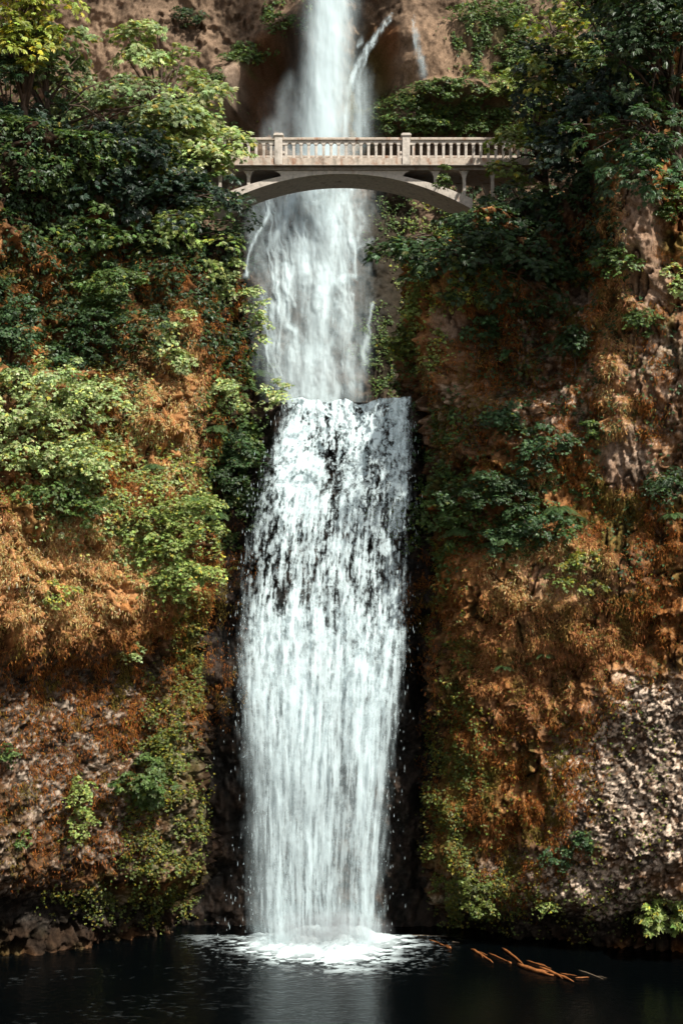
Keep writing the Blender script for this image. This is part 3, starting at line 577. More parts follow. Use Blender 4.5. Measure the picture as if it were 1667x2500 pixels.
mb = MB(); mb.prism([(ax(835 + d), az_(top(d))) for d in xs] + [(ax(835 + d), az_(bot(d))) for d in xs[::-1]], y0, y1); part(mb, 'arch_rib', M['conc'], bevel=0.01)
# spandrel columns and the flared arches between them, both sides
OPEN = []
for sgn in (-1, 1):
    cols = [228, 298, 367, 436]
    for c_ in cols:
        zb_ = az_(top(min(c_, 318)) if c_ < 318 else 560)
        for (ya, yb) in ((y0 + 0.02, y0 + 0.24), (y1 - 0.24, y1 - 0.02)):
            mb = MB(); x = ax(835 + sgn * c_); w2 = 0.068; zt = az_(412.0); fl = 0.30
            L_ = [(x - w2, zb_)] + [(x - w2 - fl * (1 - math.cos(t)), zt - 0.42 * (1 - math.sin(t)) - 0.02) for t in np.linspace(0, PI / 2, 6)]
            R_ = [(2 * x - a, b) for a, b in L_[::-1]]
            mb.prism((L_ + [(x - w2 - fl, zt), (x + w2 + fl, zt)] + R_)[::-1], ya, yb); part(mb, 'spandrel_column', M['conc'], bevel=0.008)
    # solid spandrel near the crown
    for (ya, yb) in ((y0 + 0.02, y0 + 0.24), (y1 - 0.24, y1 - 0.02)):
        mb = MB(); arc = [(ax(835 + sgn * (165 + 14 * math.sin(t))), az_(423 - 8 * math.cos(t) + 2)) for t in np.linspace(0, PI / 2, 5)]
        e = [(ax(835 + sgn * d), az_(top(d) - 0.6)) for d in np.linspace(150, 0, 14)]
        poly = [(ax(835), az_(412)), (ax(835 + sgn * 176), az_(412)), (ax(835 + sgn * 166), az_(416)), (ax(835 + sgn * 152), az_(423))] + [(ax(835 + sgn * d), az_(top(d) + 1.5)) for d in np.linspace(148, 0, 14)]
        mb.prism(poly if sgn > 0 else poly[::-1], ya, yb); part(mb, 'spandrel_wall', M['conc'], bevel=0)

# ------------------------------------------------------------------ plants
def nrmz(a): return a / (np.linalg.norm(a, axis=-1, keepdims=True) + 1e-9)
RH = np.array([(0, 0, 0), (0.36, 0.42, 0.05), (0, 1, -0.10), (-0.36, 0.42, 0.05)])
def templ(kind):
    if kind == 'maple':
        out = []
        for a, l in ((-1.15, 0.62), (-0.5, .85), (0.0, 1.0), (0.5, .85), (1.15, 0.62)):
            c, s = math.cos(a), math.sin(a); q = RH * np.array([0.62, 1, 1]) * l
            out.append(np.stack([q[:, 0] * c + q[:, 1] * s, -q[:, 0] * s + q[:, 1] * c, q[:, 2] - 0.12 * abs(a) * q[:, 1]], -1))
        return np.concatenate(out)
    if kind == 'tri':
        out = []
        for a, l in ((-0.95, 0.75), (0.0, 1.0), (0.95, 0.75)):
            c, s = math.cos(a), math.sin(a); q = RH * np.array([0.85, 1, 1]) * l
            out.append(np.stack([q[:, 0] * c + q[:, 1] * s, -q[:, 0] * s + q[:, 1] * c, q[:, 2] - 0.1 * abs(a) * q[:, 1]], -1))
        return np.concatenate(out)
    return RH * np.array([0.95, 1, 1])
def leaves(pos, nor, head, size, col, kind):
    """arrays of leaves -> verts, quads, colours"""
    t = templ(kind); k_ = len(t); n = len(pos)
    nor = nrmz(nor); y = nrmz(head - (head * nor).sum(-1, keepdims=True) * nor); x = np.cross(y, nor)
    V = pos[:, None] + (t[None, :, :1] * x[:, None] + t[None, :, 1:2] * y[:, None] + t[None, :, 2:] * nor[:, None]) * size[:, None, None]
    q = np.arange(k_).reshape(-1, 4)
    Fq = (q[None] + k_ * np.arange(n)[:, None, None]).reshape(-1, 4)
    return V.reshape(-1, 3), Fq, np.repeat(col, k_, axis=0)
COL = dict(maple=(0.155, 0.205, 0.088), yellow=(0.27, 0.31, 0.055), pale=(0.29, 0.36, 0.145), dark=(0.034, 0.062, 0.022), mid=(0.075, 0.12, 0.032), blue=(0.045, 0.085, 0.032), deep=(0.022, 0.04, 0.024),  # deep: tree shade put into leaf colour; pale: lightened for sun glare
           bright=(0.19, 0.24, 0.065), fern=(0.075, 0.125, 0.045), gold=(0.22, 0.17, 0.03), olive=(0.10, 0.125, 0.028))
def leafcol(rg, n, key, yel=0.06):
    c = np.array(COL[key]) * np.exp(rg.normal(0, 0.28, (n, 1))) * (1 + rg.normal(0, 0.08, (n, 3)))
    y = rg.random(n) < yel; c[y] = c[y] * np.array([2.0, 1.35, 0.7]); return np.clip(c, 0.008, 0.5)
def crown(rg, cen, rad, ncl, per, rc, size, kind, key, yel=0.05, up=0.9, shell=0.55):
    """clusters of leaves: flat tilted sprays through an uneven ellipsoid"""
    d = nrmz(rg.normal(0, 1, (ncl, 3))); d[:, 2] = np.where(rg.random(ncl) < 0.35, np.abs(d[:, 2]), d[:, 2]); d[:, 1] = np.where(rg.random(ncl) < 0.5, -np.abs(d[:, 1]), d[:, 1])
    lump = 0.72 + 0.5 * vn(d[:, 0] * 1.7 + 5, d[:, 1] * 1.7 + 5, d[:, 2] * 1.7 + rg.random() * 50, 7)
    rr = (shell + (1 - shell) * rg.random(ncl) ** 0.6) * lump
    nl = int(rg.integers(4, 8)); lo = rg.normal(0, 0.5, (nl, 3)); lo /= np.maximum(1, np.linalg.norm(lo, axis=1, keepdims=True) / 0.75); lr = rg.uniform(0.32, 0.7, nl); li_ = rg.choice(nl, ncl, p=lr ** 2 / (lr ** 2).sum())
    cc = cen + (lo[li_] + d * (rr * lr[li_])[:, None] * np.array([1.15, 1, 0.85])) * rad * 1.28
    cn = nrmz(0.38 * d + np.array([0, -0.3, up * 1.15]) + rg.normal(0, 0.25, (ncl, 3)))
    cr = rc * (0.55 + 0.8 * rg.random(ncl)); cv = np.exp(rg.normal(0, 0.18, ncl))
    n = ncl * per; ci_ = np.repeat(np.arange(ncl), per)
    a = rg.random(n) * 2 * PI; r_ = np.sqrt(rg.random(n)); t1 = nrmz(np.cross(cn, np.array([0.31, 0.2, 0.9]) + 0 * cn)); t2 = np.cross(cn, t1)
    off = (t1[ci_] * np.cos(a)[:, None] + t2[ci_] * np.sin(a)[:, None]) * (r_ * cr[ci_])[:, None]
    pos = cc[ci_] + off + cn[ci_] * (rg.normal(0, 0.10, n) * cr[ci_] - 0.35 * r_ ** 2 * cr[ci_])[:, None]
    nor = nrmz(cn[ci_] + 0.5 * nrmz(off) * r_[:, None] + rg.normal(0, 0.32, (n, 3)))
    head = nrmz(off + 0.4 * d[ci_] + np.array([0, 0, -0.25]) + rg.normal(0, 0.35, (n, 3)))
    col = leafcol(rg, n, key, yel) * cv[ci_][:, None]
    return leaves(pos, nor, head, size * (0.65 + 0.6 * rg.random(n)), col, kind), cc
def fern_fronds(rg, out, L, nf, parent, key='fern'):
    """arching fronds, each its own mesh: a rib with paired leaflets"""
    out = nrmz(np.array(out, float)); side = nrmz(np.cross(out, np.array([0, 0, 1.0])))
    for i in range(nf):
        a = rg.uniform(-1.35, 1.35); d = out * math.cos(a) + side * math.sin(a); l = L * rg.uniform(0.6, 1.1); rise = rg.uniform(0.2, 0.75)
        t = np.linspace(0.0, 1, 20); p = d * (t * l)[:, None] * 0.85 + np.array([0, 0, 1]) * ((rise * t - (0.35 + rise) * t * t) * l)[:, None]
        tg = nrmz(np.gradient(p, axis=0)); sd = nrmz(np.cross(tg, np.array([0, 0, 1.0]))); up = np.cross(sd, tg); wr = 0.012 * (1 - 0.7 * t)[:, None]
        ln = np.maximum(l * 0.21 * np.sin(np.clip(t * 0.93 + 0.07, 0, 1) * PI) ** 0.7, 0.02)
        V, Fq = [p - sd * wr, p + sd * wr], [[k_, k_ + 1, k_ + 21, k_ + 20] for k_ in range(19)]
        V = [np.concatenate(V)]; n = 40; step = l / 20
        for s_, b in ((-1, 0), (1, 20)):
            for k_ in range(1, 19):
                q = p[k_] + s_ * sd[k_] * wr[k_]; y = nrmz(s_ * sd[k_] + 0.35 * tg[k_] - 0.2 * up[k_]); 
                V.append(np.stack([q + y * ln[k_] * .45 - tg[k_] * step * .42, q + y * ln[k_], q + y * ln[k_] * .45 + tg[k_] * step * .42]))
                Fq.append([b + k_, n, n + 1, n + 2][::s_]); n += 3
        V = np.concatenate(V); col = np.clip(np.array(COL[key]) * np.exp(rg.normal(0, 0.25)) * (1 + rg.normal(0, .1, (len(V), 3))), .01, .5)
        np_mesh('frond', V, np.array(Fq), M['fern'], parent, {'Col': col})

def plant(kind, name, cat, label, cx, cy, rx, ry, key, base=None, off=0.6, Y=None, leaf=None, dens=1.0, group=None, seed=0, yel=0.05, thick=None, up=0.9):
    rg = np.random.default_rng(seed + int(cx * 7 + cy * 13))
    Yw = float(np.median(depth(np.linspace(cx - rx * .5, cx + rx * .5, 5)[:, None], np.linspace(cy - ry * .5, cy + ry * .5, 5)[None]))) if Y is None else Y
    Yc = Yw - off; m = Yc / F; cen = at(cx, cy, Yc); rad = np.array([rx * m, thick or min(rx, ry) * m * 0.8, ry * m])
    bpx, bpy = base if base else (cx + rg.uniform(-.2, .2) * rx, cy + ry * 0.8)
    Yr = float(depth(bpx, bpy)); Yr = Yr if Yr < 100 else Yc + 1
    if Y is not None: Yr = max(Y + 0.4, min(Yr, Y + 2))
    root = at(bpx, bpy, Yr + 0.12)
    o = empty(name, root); R = Vector(root); tag(o, label, cat, group)
    if kind == 'fern':
        fern_fronds(rg, np.array([0.0, -1, 0.25]), rx * m, int(13 * dens), o, key)
        mb = MB(); mb.tube([(0, 0.15, -0.05), (0, -0.1, 0.05)], [0.09, 0.04]); mb.build('crown_base', M['bark'], o); return o
    lf = leaf or {'tree': 0.215, 'shrub': 0.125, 'small': 0.10}[kind]; tk = 'maple' if kind == 'tree' else 'tri'
    area = PI * rad[0] * rad[2]; rc = {'tree': 0.58, 'shrub': 0.30, 'small': 0.2}[kind]
    per = {'tree': 34, 'shrub': 27, 'small': 18}[kind]
    ncl = max(5, int(dens * {'tree': 4.6, 'shrub': 3.6, 'small': 3.4}[kind] * area / (rc * rc * PI * 0.75)))
    (V, Fq, col), cc = crown(rg, cen, rad, ncl, per, rc, lf, tk, key, yel, up)
    np_mesh('crown' if kind == 'tree' else 'foliage', V - root, Fq, M['leaf'], o, {'Col': col})
    mb = MB(); r0 = {'tree': 0.14, 'shrub': 0.035, 'small': 0.018}[kind] * (1 + 0.15 * rad[0])
    tip = cen + np.array([0, 0.15, rad[2] * 0.35]); p = lambda t, j=0.0: root * (1 - t) + tip * t + np.array([0.10 * math.sin(5 * t + seed) * rad[0], 0, -0.22 * rad[2] * math.sin(PI * t) * 0])
    mb.tube([p(t) - root for t in np.linspace(0, 1, 7)], [r0 * (1 - 0.75 * t) for t in np.linspace(0, 1, 7)], 7)
    for j in rg.choice(len(cc), min(len(cc), {'tree': 26, 'shrub': 9, 'small': 5}[kind]), replace=False):
        t = rg.uniform(0.25, 0.95); a = p(t); b = cc[j]; mid_ = (a + b) / 2 + np.array([0, 0, 0.12 * np.linalg.norm(b - a)]); rr = r0 * (1 - 0.75 * t) * 0.6
        mb.tube([a - root, mid_ - root, b - root], [rr, rr * 0.6, rr * 0.2], 5)
    mb.build('trunk' if kind == 'tree' else 'stem', M['bark'], o, smooth=True); return o

GT = 'maple trees on the cliffs beside the bridge'; GS = 'shrubs growing on the cliff faces'; GF = 'ferns growing on the cliff faces'
def tree(lab, *a, **k): plant('tree', 'maple_tree', 'tree', lab, *a, group=GT, **k)
def shrub(lab, *a, **k): plant('shrub', 'shrub', 'shrub', lab, *a, group=GS, **k)
def small(lab, *a, **k): plant('small', 'small_plant', 'plant', lab, *a, group='small plants rooted in the cliff', **k)
def fern(lab, *a, **k): plant('fern', 'fern', 'fern', lab, *a, group=GF, **k)
# left side trees
tree('yellow green tree in the upper left corner of the view', 65, 60, 125, 120, 'yellow', (40, 420), Y=53, yel=0.2)
tree('large sunlit green maple below the yellow green corner tree', 130, 215, 200, 150, 'maple', (110, 520), Y=54.5, yel=0.06)
tree('sunlit maple whose tip stands against the pale back cliff', 405, 200, 105, 130, 'pale', (370, 480), Y=57, yel=0.12)
tree('dark maple at the left picture edge beneath the yellow corner tree', 30, 300, 90, 120, 'dark', (10, 520), Y=54)
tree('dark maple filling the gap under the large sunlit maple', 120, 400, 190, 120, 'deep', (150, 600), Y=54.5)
tree('maple with yellowing leaves between the two sunlit maples', 265, 300, 110, 110, 'bright', (260, 560), Y=56, yel=0.25)
tree('pale sunlit maple hanging over the left end of the footbridge', 488, 362, 108, 80, 'pale', (430, 560), Y=57.4, yel=0.12)
tree('sunlit maple crowding the hidden left end of the balustrade', 430, 350, 95, 85, 'pale', (400, 560), Y=57.0, yel=0.1)
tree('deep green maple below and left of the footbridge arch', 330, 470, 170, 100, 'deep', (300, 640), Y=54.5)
tree('green maple spreading below the foot of the bridge arch', 475, 580, 95, 65, 'bright', (430, 660), Y=55, yel=0.05)
tree('dark maple at the left picture edge under the big sunlit maple', 40, 500, 110, 110, 'dark', (30, 640), Y=54)
tree('green maple below the pale bridge maple against brown rock', 440, 475, 85, 65, 'mid', (430, 620), Y=56)
tree('green maple leaning over the bare mossy cliff below it', 250, 560, 150, 70, 'mid', (200, 680), Y=54, dens=0.8)
# right side trees
tree('dark overhanging tree in the upper right corner', 1600, 110, 170, 170, 'dark', (1650, 420), Y=48.5)
tree('dark tree crown drooping in front of the shaded right cliff', 1590, 330, 120, 110, 'blue', (1650, 420), Y=48.5, dens=0.9)
tree('thick green tree against the back cliff at the top right', 1490, 70, 140, 120, 'mid', (1560, 420), Y=52, yel=.1)
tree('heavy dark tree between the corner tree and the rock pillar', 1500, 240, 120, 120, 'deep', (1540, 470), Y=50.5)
tree('airy green tree with thin dark branches above the bridge end', 1350, 90, 130, 150, 'bright', (1470, 430), Y=56, dens=0.75, yel=0.15)
tree('leafy tree in half shade right of the bridge balustrade', 1310, 320, 75, 110, 'bright', (1330, 500), Y=58, yel=0.12)
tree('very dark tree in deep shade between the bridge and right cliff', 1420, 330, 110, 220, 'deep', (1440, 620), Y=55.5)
tree('green maple spreading below the right end of the bridge arch', 1090, 592, 140, 62, 'blue', (1150, 650), Y=56, yel=0.06)
tree('dark maple hanging over the shaded hollow of the right cliff', 1190, 660, 140, 110, 'dark', (1230, 740), Y=54)
tree('dim green maple beneath the bridge columns on the right', 1290, 540, 110, 80, 'dark', (1300, 640), Y=55.5)
# shrubs on the left cliff
shrub('dark green shrub at the left picture edge beside bare brown moss', 40, 760, 75, 120, 'blue', off=.7)
shrub('rounded dark shrub in the middle of the left cliff under the maples', 280, 700, 95, 80, 'mid', off=.9)
shrub('dark shrub hanging just under the rounded shrub of the left cliff', 270, 830, 100, 80, 'dark', off=.9)
shrub('pale green shrub on the mossy rib beside the shaded cliff', 432, 820, 38, 65, 'pale', off=.5)
shrub('pale leafed shrub reaching out toward the upper cascade', 585, 690, 52, 55, 'pale', off=.8, Y=57)
shrub('small deep green shrub above the pale leafy bank on the left', 150, 860, 45, 45, 'blue', off=.5)
shrub('pale leafy shrub at the left picture edge above the golden moss', 60, 960, 85, 75, 'pale', off=.8)
shrub('pale leafy shrub beside the orange mossy rock of the left cliff', 190, 980, 85, 75, 'pale', off=.8)
shrub('low pale shrub in the middle of the leafy bank', 90, 1080, 100, 60, 'pale', off=.8)
shrub('pale green shrub ending the leafy bank toward the waterfall', 230, 1110, 90, 60, 'pale', off=.7, yel=.12)
shrub('green shrub directly above the golden moss overhang', 190, 1210, 90, 55, 'mid', off=.8)
shrub('light green shrub tumbling over the edge of the golden moss', 390, 1270, 110, 75, 'bright', off=.8)
shrub('bright green shrub hanging lowest beside the dark wet gap', 465, 1390, 95, 80, 'bright', off=.8)
shrub('small shrub with pale leaves left of the lower fall lip', 555, 985, 50, 45, 'pale', off=.7)
shrub('dark green shrub below the lip of the lower fall on its left', 560, 1080, 70, 70, 'blue', off=.6)
shrub('dark shrub beside the thin left edge streams of the fall', 560, 1190, 70, 60, 'dark', off=.5)
shrub('light shrub on the ledge corner at the foot of the cascade', 672, 955, 28, 40, 'pale', off=.3, Y=56.6, base=(668, 985))
shrub('pale shrub edging the cliff beside the middle of the cascade', 632, 800, 22, 45, 'pale', off=.5, Y=57.4)
# ferns and small plants left
for lab, x, y, r in (('large dark fern standing left of the cascade foot', 630, 915, 62), ('dark fern above the pale shrub by the lower lip', 600, 950, 55), ('green fern below the pale shrub left of the lip', 530, 1050, 60),
                     ('sunlit fern over the dark hollow beside the green shrubs', 470, 1225, 65), ('fern at the edge of the dark gap left of the falls', 525, 1260, 60), ('fern overhanging the shaded rock under the left lip', 600, 1040, 50),
                     ('pale fern on the sunny orange moss of the left cliff', 375, 1140, 55)):
    fern(lab, x, y, r, r, 'fern', base=(x, y), off=.3)
small('lush green plant alone on the lower left rock face', 340, 1905, 55, 48, 'mid', off=.3, leaf=.15)
small('light green plant hanging on the lower left stone chips', 192, 1975, 35, 60, 'bright', off=.3)
small('tiny green plant at the left edge among dark stones', 20, 1845, 26, 26, 'mid', off=.2)
small('small pale plant in the dark band below the golden moss', 330, 1590, 26, 22, 'pale', off=.2)
small('little leafy plant on the golden moss overhang', 130, 1450, 40, 30, 'bright', off=.2, yel=.2)
small('yellow green plant above the leafy strip by the dark gap', 400, 1840, 45, 40, 'olive', off=.2, yel=.2)
small('low green plant near the waterline stones on the far left', 55, 2050, 22, 18, 'mid', off=.2)
# right side shrubs
shrub('sunlit yellow green shrub right of the upper cascade', 1040, 740, 58, 80, 'bright', off=.6, Y=56.5, yel=.15)
shrub('yellow green shrub hanging below the sunlit one by the cascade', 1010, 830, 45, 60, 'olive', off=.5, Y=56.5, yel=.15)
shrub('shaded shrub on the orange rib under the right maples', 1200, 810, 55, 55, 'blue', off=.4)
shrub('dark shrub in the hollow right of the orange rib', 1400, 870, 55, 55, 'dark', off=.4)
shrub('deep green sprig plant on the middle of the right cliff', 1230, 1010, 60, 35, 'blue', off=.5)
shrub('deep green shrub below the sprig on the right cliff', 1310, 1080, 65, 65, 'blue', off=.5)
shrub('dark leafy shrub spreading over the right cliff ledge', 1200, 1190, 100, 50, 'dark', off=.5)
shrub('green shrub above the golden bulge of the right cliff', 1290, 1290, 90, 55, 'blue', off=.5)
shrub('leafy shrub against the right wall beside the dark gap', 1100, 1260, 55, 55, 'mid', off=.4)
shrub('light green tuft shrub on top of the orange bulge', 1420, 1390, 70, 35, 'olive', off=.3, yel=.3)
shrub('green shrub at the right picture edge on the cliff ledge', 1640, 1200, 45, 60, 'dark', off=.4)
shrub('green shrub beside the bare rock pillar high on the right', 1610, 480, 45, 60, 'mid', off=.4)
shrub('green shrub at the foot of the bare rock pillar', 1500, 640, 45, 35, 'mid', off=.4)
shrub('lit leafy shrub beside the bridge columns on the right', 1275, 455, 40, 45, 'bright', off=.3, Y=58.4, yel=.1)
shrub('leafy sprig growing up in front of the right arch opening', 1075, 440, 18, 35, 'mid', off=.2, Y=58.6)
small('leafy plant on the right cliff under the hollow', 1590, 800, 45, 40, 'mid', off=.2)
small('pale plant at the right picture edge near the pillar foot', 1645, 690, 28, 40, 'pale', off=.2)
small('small plant among stones below the orange moss mounds', 1440, 1050, 28, 28, 'mid', off=.2)
small('green patch plant on brown moss low on the right', 1385, 2065, 45, 40, 'blue', off=.2)
small('bright cluster plant just above the right waterline', 1340, 2215, 22, 20, 'bright', off=.2)
small('round leafed plant near the dark gap low on the right', 1180, 2180, 40, 40, 'olive', off=.2)
small('broad leaved plant at the lower right picture edge', 1640, 2225, 50, 55, 'bright', off=.4, leaf=.2)
for lab, x, y, r in (('large fern at the middle of the right cliff ledge', 1360, 1245, 75), ('pale tipped fern right of the ledge shrubs', 1400, 1265, 60), ('fern arching over the ledge near the dark gap', 1120, 1300, 70),
                     ('shaded fern between the ledge shrubs', 1240, 1320, 70), ('fern hanging under the ledge above orange moss', 1190, 1330, 60), ('fern clinging beside the rock pillar high on the right', 1490, 645, 55),
                     ('small fern on the bare brown right wall', 1230, 1630, 40), ('small fern among leaves low in the brown right wall', 1330, 1600, 36), ('fern at the lower lip right of the waterfall', 1035, 985, 50),
                     ('fern at the right picture edge above the brown bulge', 1640, 1260, 55)):
    fern(lab, x, y, r, r, 'fern', base=(x, y), off=.3)
# shrubs of the back cliff
for lab, x, y, rx, ry, key in (('bushy green growth on the ledge right of the upper plume', 985, 285, 60, 36, 'mid'), ('pale green bush on the back cliff ledge above the balustrade', 1090, 215, 80, 26, 'mid'), ('green bush over the ledge near the airy tree', 1210, 215, 70, 34, 'bright'),
                               ('low green bush just above the right balustrade', 1120, 290, 110, 30, 'mid'), ('green bush on top of the pale rock dome', 1190, 40, 70, 40, 'mid'), ('green bush spilling down the right side of the pale dome', 1250, 130, 55, 60, 'mid'),
                               ('dark bush high on the back cliff left of the plume', 470, 40, 40, 22, 'dark'), ('green bush on the curved rock ridge left of the plume', 610, 130, 50, 18, 'mid'), ('small bush near the top of the curved ridge', 690, 55, 30, 20, 'mid'),
                               ('small bush on the lower end of the curved ridge', 520, 190, 30, 24, 'mid')):
    shrub(lab, x, y, rx, ry, key, off=.35)

# ------------------------------------------------------------------ ground cover leaves and hanging moss (countless: one object each)
rg = np.random.default_rng(77)
def scatter(n, L, clump=0.5, seed=0):
    wt = blob(VX + 22 * fbm(AV[VI, 0] / .9, AV[VI, 1] / .9, AV[VI, 2] / .9, 3, seed + 3), VY, L)
    wt = wt * (1 - blob(VX, VY, R_ROCK)) * ss(-clump, 0.25, fbm(AV[VI, 0] / 0.55, AV[VI, 1] / 0.55, AV[VI, 2] / 0.55, 3, seed)) ; wt = wt / wt.sum()
    return VI[np.searchsorted(np.cumsum(wt), rg.random(n))]
COVER = [([(560, 720, 80, 200), (520, 560, 110, 120), (100, 380, 200, 170)], 6000, 'dark', .15, .04), ([(400, 1950, 100, 300), (455, 1640, 42, 220), (300, 2200, 200, 60, .6)], 9000, 'olive', .08, .25), ([(1105, 1500, 45, 300), (1105, 1950, 70, 330), (1180, 2180, 120, 60, .6)], 9500, 'olive', .08, .22),
         ([(550, 1120, 100, 200), (620, 930, 60, 90), (1085, 1200, 50, 220), (1200, 1250, 260, 120)], 10000, 'mid', .11, .06), ([(230, 1180, 300, 120), (430, 1330, 130, 150)], 6000, 'bright', .10, .12), ([(1090, 640, 120, 160), (1040, 760, 60, 140)], 4000, 'bright', .11, .12), ([(1300, 1050, 350, 260, .6), (1350, 700, 300, 250, .6), (1560, 1000, 120, 500, .4)], 4500, 'blue', .11, .06),
         ([(140, 1020, 220, 170), (330, 1250, 240, 110)], 6500, 'pale', .11, .12), ([(250, 760, 260, 200), (40, 750, 80, 180)], 4200, 'dark', .12, .05), ([(1350, 1900, 300, 330, .5), (1400, 1550, 260, 250, .4), (1400, 2230, 280, 70)], 2600, 'olive', .08, .3),
         ([(1130, 270, 200, 60), (1210, 90, 120, 100), (1000, 280, 90, 60), (610, 130, 70, 26), (700, 40, 60, 40)], 6500, 'mid', .13, .1), ([(940, 860, 80, 110), (960, 560, 60, 100, .5)], 2200, 'mid', .1, .1),
         ([(300, 560, 300, 130), (1300, 560, 220, 200), (1420, 330, 150, 250)], 9000, 'dark', .17, .03), ([(250, 330, 330, 130)], 5000, 'mid', .17, .1)]
Vs, Fs, Cs, n0 = [], [], [], 0
for L, n, key, size, yel in COVER:
    idx = scatter(n, L, 0.25, int(size * 1000)); nr = AN[idx]; P = AV[idx] + nr * (0.04 + 0.16 * rg.random((n, 1)))+ rg.normal(0, .03, (n, 3))
    V, Fq, c = leaves(P, nr * 0.7 + np.array([0, -.2, .7]) + rg.normal(0, .35, (n, 3)), nr + rg.normal(0, .7, (n, 3)) + np.array([0, 0, -.4]), size * (0.6 + .8 * rg.random(n)), leafcol(rg, n, key, yel), 'tri')
    Vs.append(V); Fs.append(Fq + n0); Cs.append(c); n0 += len(V)
tag(np_mesh('ground_cover_leaves', np.concatenate(Vs), np.concatenate(Fs), M['leaf'], attrs={'Col': np.concatenate(Cs)}), kind='stuff')

MOSSR = [(540, 800, 110, 160, .5), (150, 1400, 430, 210), (390, 980, 170, 330), (200, 720, 260, 150, .5), (300, 1680, 300, 140, .55), (1330, 1500, 320, 240), (1250, 1850, 200, 330, .8), (1180, 850, 160, 200, .6), (1500, 900, 130, 420, .8), (1500, 1300, 180, 120), (1330, 1080, 250, 150, .6), (1150, 1600, 120, 200, .7), (150, 1950, 250, 200, .25)]
n = 230000; idx = scatter(n, MOSSR, 0.5, 9); nr = AN[idx]; P = AV[idx] + rg.normal(0, .02, (n, 3)) + nr * (0.16 * rg.random((n, 1)) ** 2)
dn = nrmz(np.array([0, 0, -1.0]) + nr * rg.uniform(0.1, 0.9, (n, 1)) + rg.normal(0, .5, (n, 3))); ln = rg.uniform(.05, .16, n); wd = rg.uniform(.006, .014, n); sdv = nrmz(np.cross(dn, nr + rg.normal(0, .5, (n, 3))))
mid_ = P + dn * (ln * .5)[:, None] + nr * .03; tip = P + dn * ln[:, None] + np.array([0, 0, -1]) * (ln * .25)[:, None]
V = np.stack([P - sdv * wd[:, None], P + sdv * wd[:, None], mid_ + sdv * wd[:, None] * .9, tip, mid_ - sdv * wd[:, None] * .9], 1)
q1 = np.array([[0, 1, 2, 4]]) + 5 * np.arange(n)[:, None]; q2 = np.array([[4, 2, 3]]) + 5 * np.arange(n)[:, None]
sunm = blob(qx[idx], qy[idx], R_SUNLIT)
c = (np.array([0.27, 0.10, 0.026]) + np.array([0.42, 0.26, 0.14]) * sunm[:, None]) * np.exp(rg.normal(0, .4, (n, 1))) * (1 + rg.normal(0, .1, (n, 3)))  # strands in the sunlit regions get the sunlight in their colour
n4 = fbm(P[:, 0] / 0.8, P[:, 1] / 0.8, P[:, 2] / 1.1, 3, 91); c = mixc(c, np.array([.12, .13, .03]), ss(.15, .55, n4) * .7 * (1 - .6 * sunm)); c = mixc(c, np.array([.12, .05, .018]), ss(.1, .6, -n4) * .6 * (1 - sunm))
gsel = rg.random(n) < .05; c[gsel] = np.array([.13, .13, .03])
tag(np_mesh('hanging_moss', V.reshape(-1, 3), [q1, q2], M['moss'], attrs={'Col': np.repeat(np.clip(c, .01, .6), 5, axis=0)}), kind='stuff')

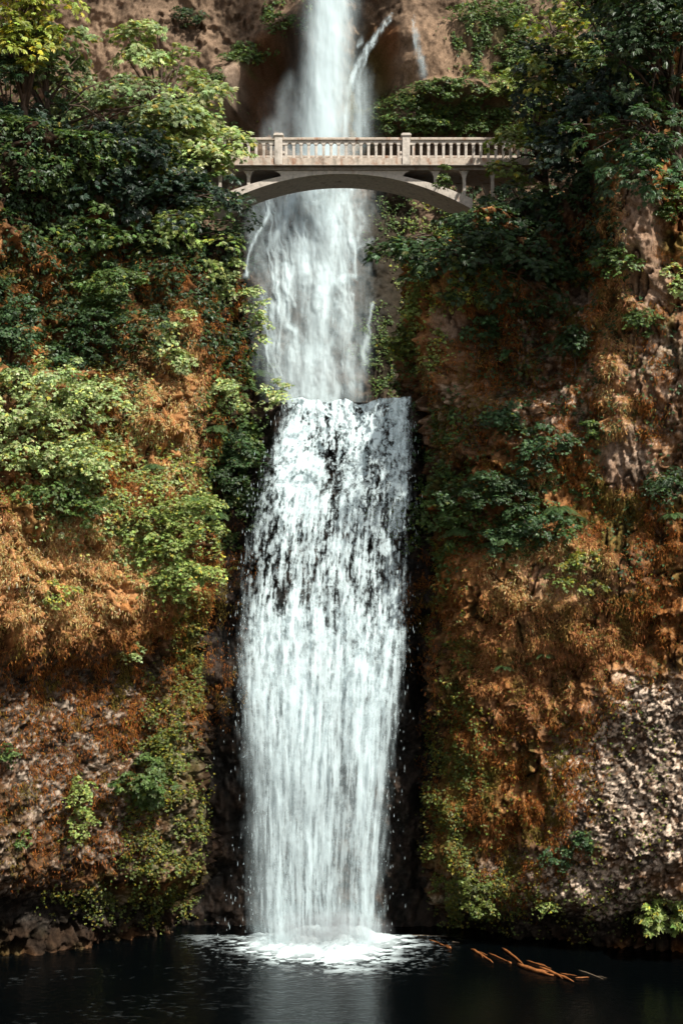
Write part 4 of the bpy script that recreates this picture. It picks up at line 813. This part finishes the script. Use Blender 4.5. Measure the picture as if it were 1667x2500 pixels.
# ------------------------------------------------------------------ driftwood on the pool
def pool_pt(px, py, z=0.05):
    Y = (EYE - z) * F / (py - CY); return Vector(((px - CX) / F * Y, Y, z))
def log(lab, a, b, r, m='wood', bend=0.015, fork=None, knob=False, name='driftwood_log'):
    A, B = pool_pt(*a, r * 0.5), pool_pt(*b, r * 0.5); mid_ = (A + B) / 2
    o = empty(name, mid_); tag(o, lab, 'driftwood', 'driftwood floating on the dark pool'); rg2 = random.Random(int(a[0] * 3 + b[1]))
    mb = MB(); d = B - A; s = Vector((-d.y, d.x, 0)).normalized()
    pts = [A + d * t + s * (bend * d.length * math.sin(PI * t) + rg2.uniform(-.01, .01)) - mid_ + Vector((0, 0, rg2.uniform(-.2, .3) * r)) for t in [i / 7 for i in range(8)]]
    r *= .62; mb.tube(pts, [r * q * rg2.uniform(.85, 1.15) for q in (.55, .9, 1, 1, .9, .8, .6, .3)], 8)
    if knob: mb.tube([pts[-2], pts[-1], pts[-1] + d.normalized() * r * 2], [r * 1.2, r * 1.9, r * .7], 7)
    mb.build('trunk', M[m], o, smooth=True)
    for (t, ang, l) in fork or []:
        p0 = A + d * t - mid_; dd = d.normalized(); dd.rotate(__import__('mathutils').Euler((0, 0, ang))); mb = MB()
        mb.tube([p0, p0 + dd * l * .5 + Vector((0, 0, .03)), p0 + dd * l], [r * .6, r * .4, r * .15], 6); mb.build('branch', M[m], o, smooth=True)
log('thin grey stick floating nearest the foam', (1000, 2283), (1090, 2286), .022, 'greywood')
log('small root lump of orange wood floating near the foam', (1046, 2294), (1098, 2314), .045, fork=[(.7, .5, .3), (.8, -.4, .3)], knob=True)
log('short pale stick beside the floating root lump', (1103, 2299), (1121, 2301), .04, 'greywood')
log('forked orange branch floating left of the long logs', (1150, 2316), (1203, 2350), .07, fork=[(.2, .35, .6), (.45, -.3, .4)])
log('thin orange stick with a knobbed end in the pool', (1193, 2327), (1246, 2351), .04, knob=True)
log('orange log angled up behind the thickest floating log', (1226, 2315), (1278, 2356), .075)
log('thickest orange log in the middle of the driftwood', (1264, 2354), (1350, 2381), .115, bend=-.03, fork=[(.5, .3, .5)])
log('slim split branch floating behind the thickest log', (1285, 2345), (1344, 2364), .04, fork=[(.3, .2, .5)])
log('long tapering orange log pointing toward the right', (1316, 2362), (1400, 2397), .085, fork=[(.5, -.25, .5)])
log('thin twig lying beyond the long tapering log', (1366, 2376), (1407, 2382), .022)
log('straight short stick floating right of the logs', (1404, 2387), (1437, 2386), .04)
log('grey twig floating farthest from the waterfall', (1412, 2368), (1472, 2390), .028, 'greywood', fork=[(.7, .4, .4)])
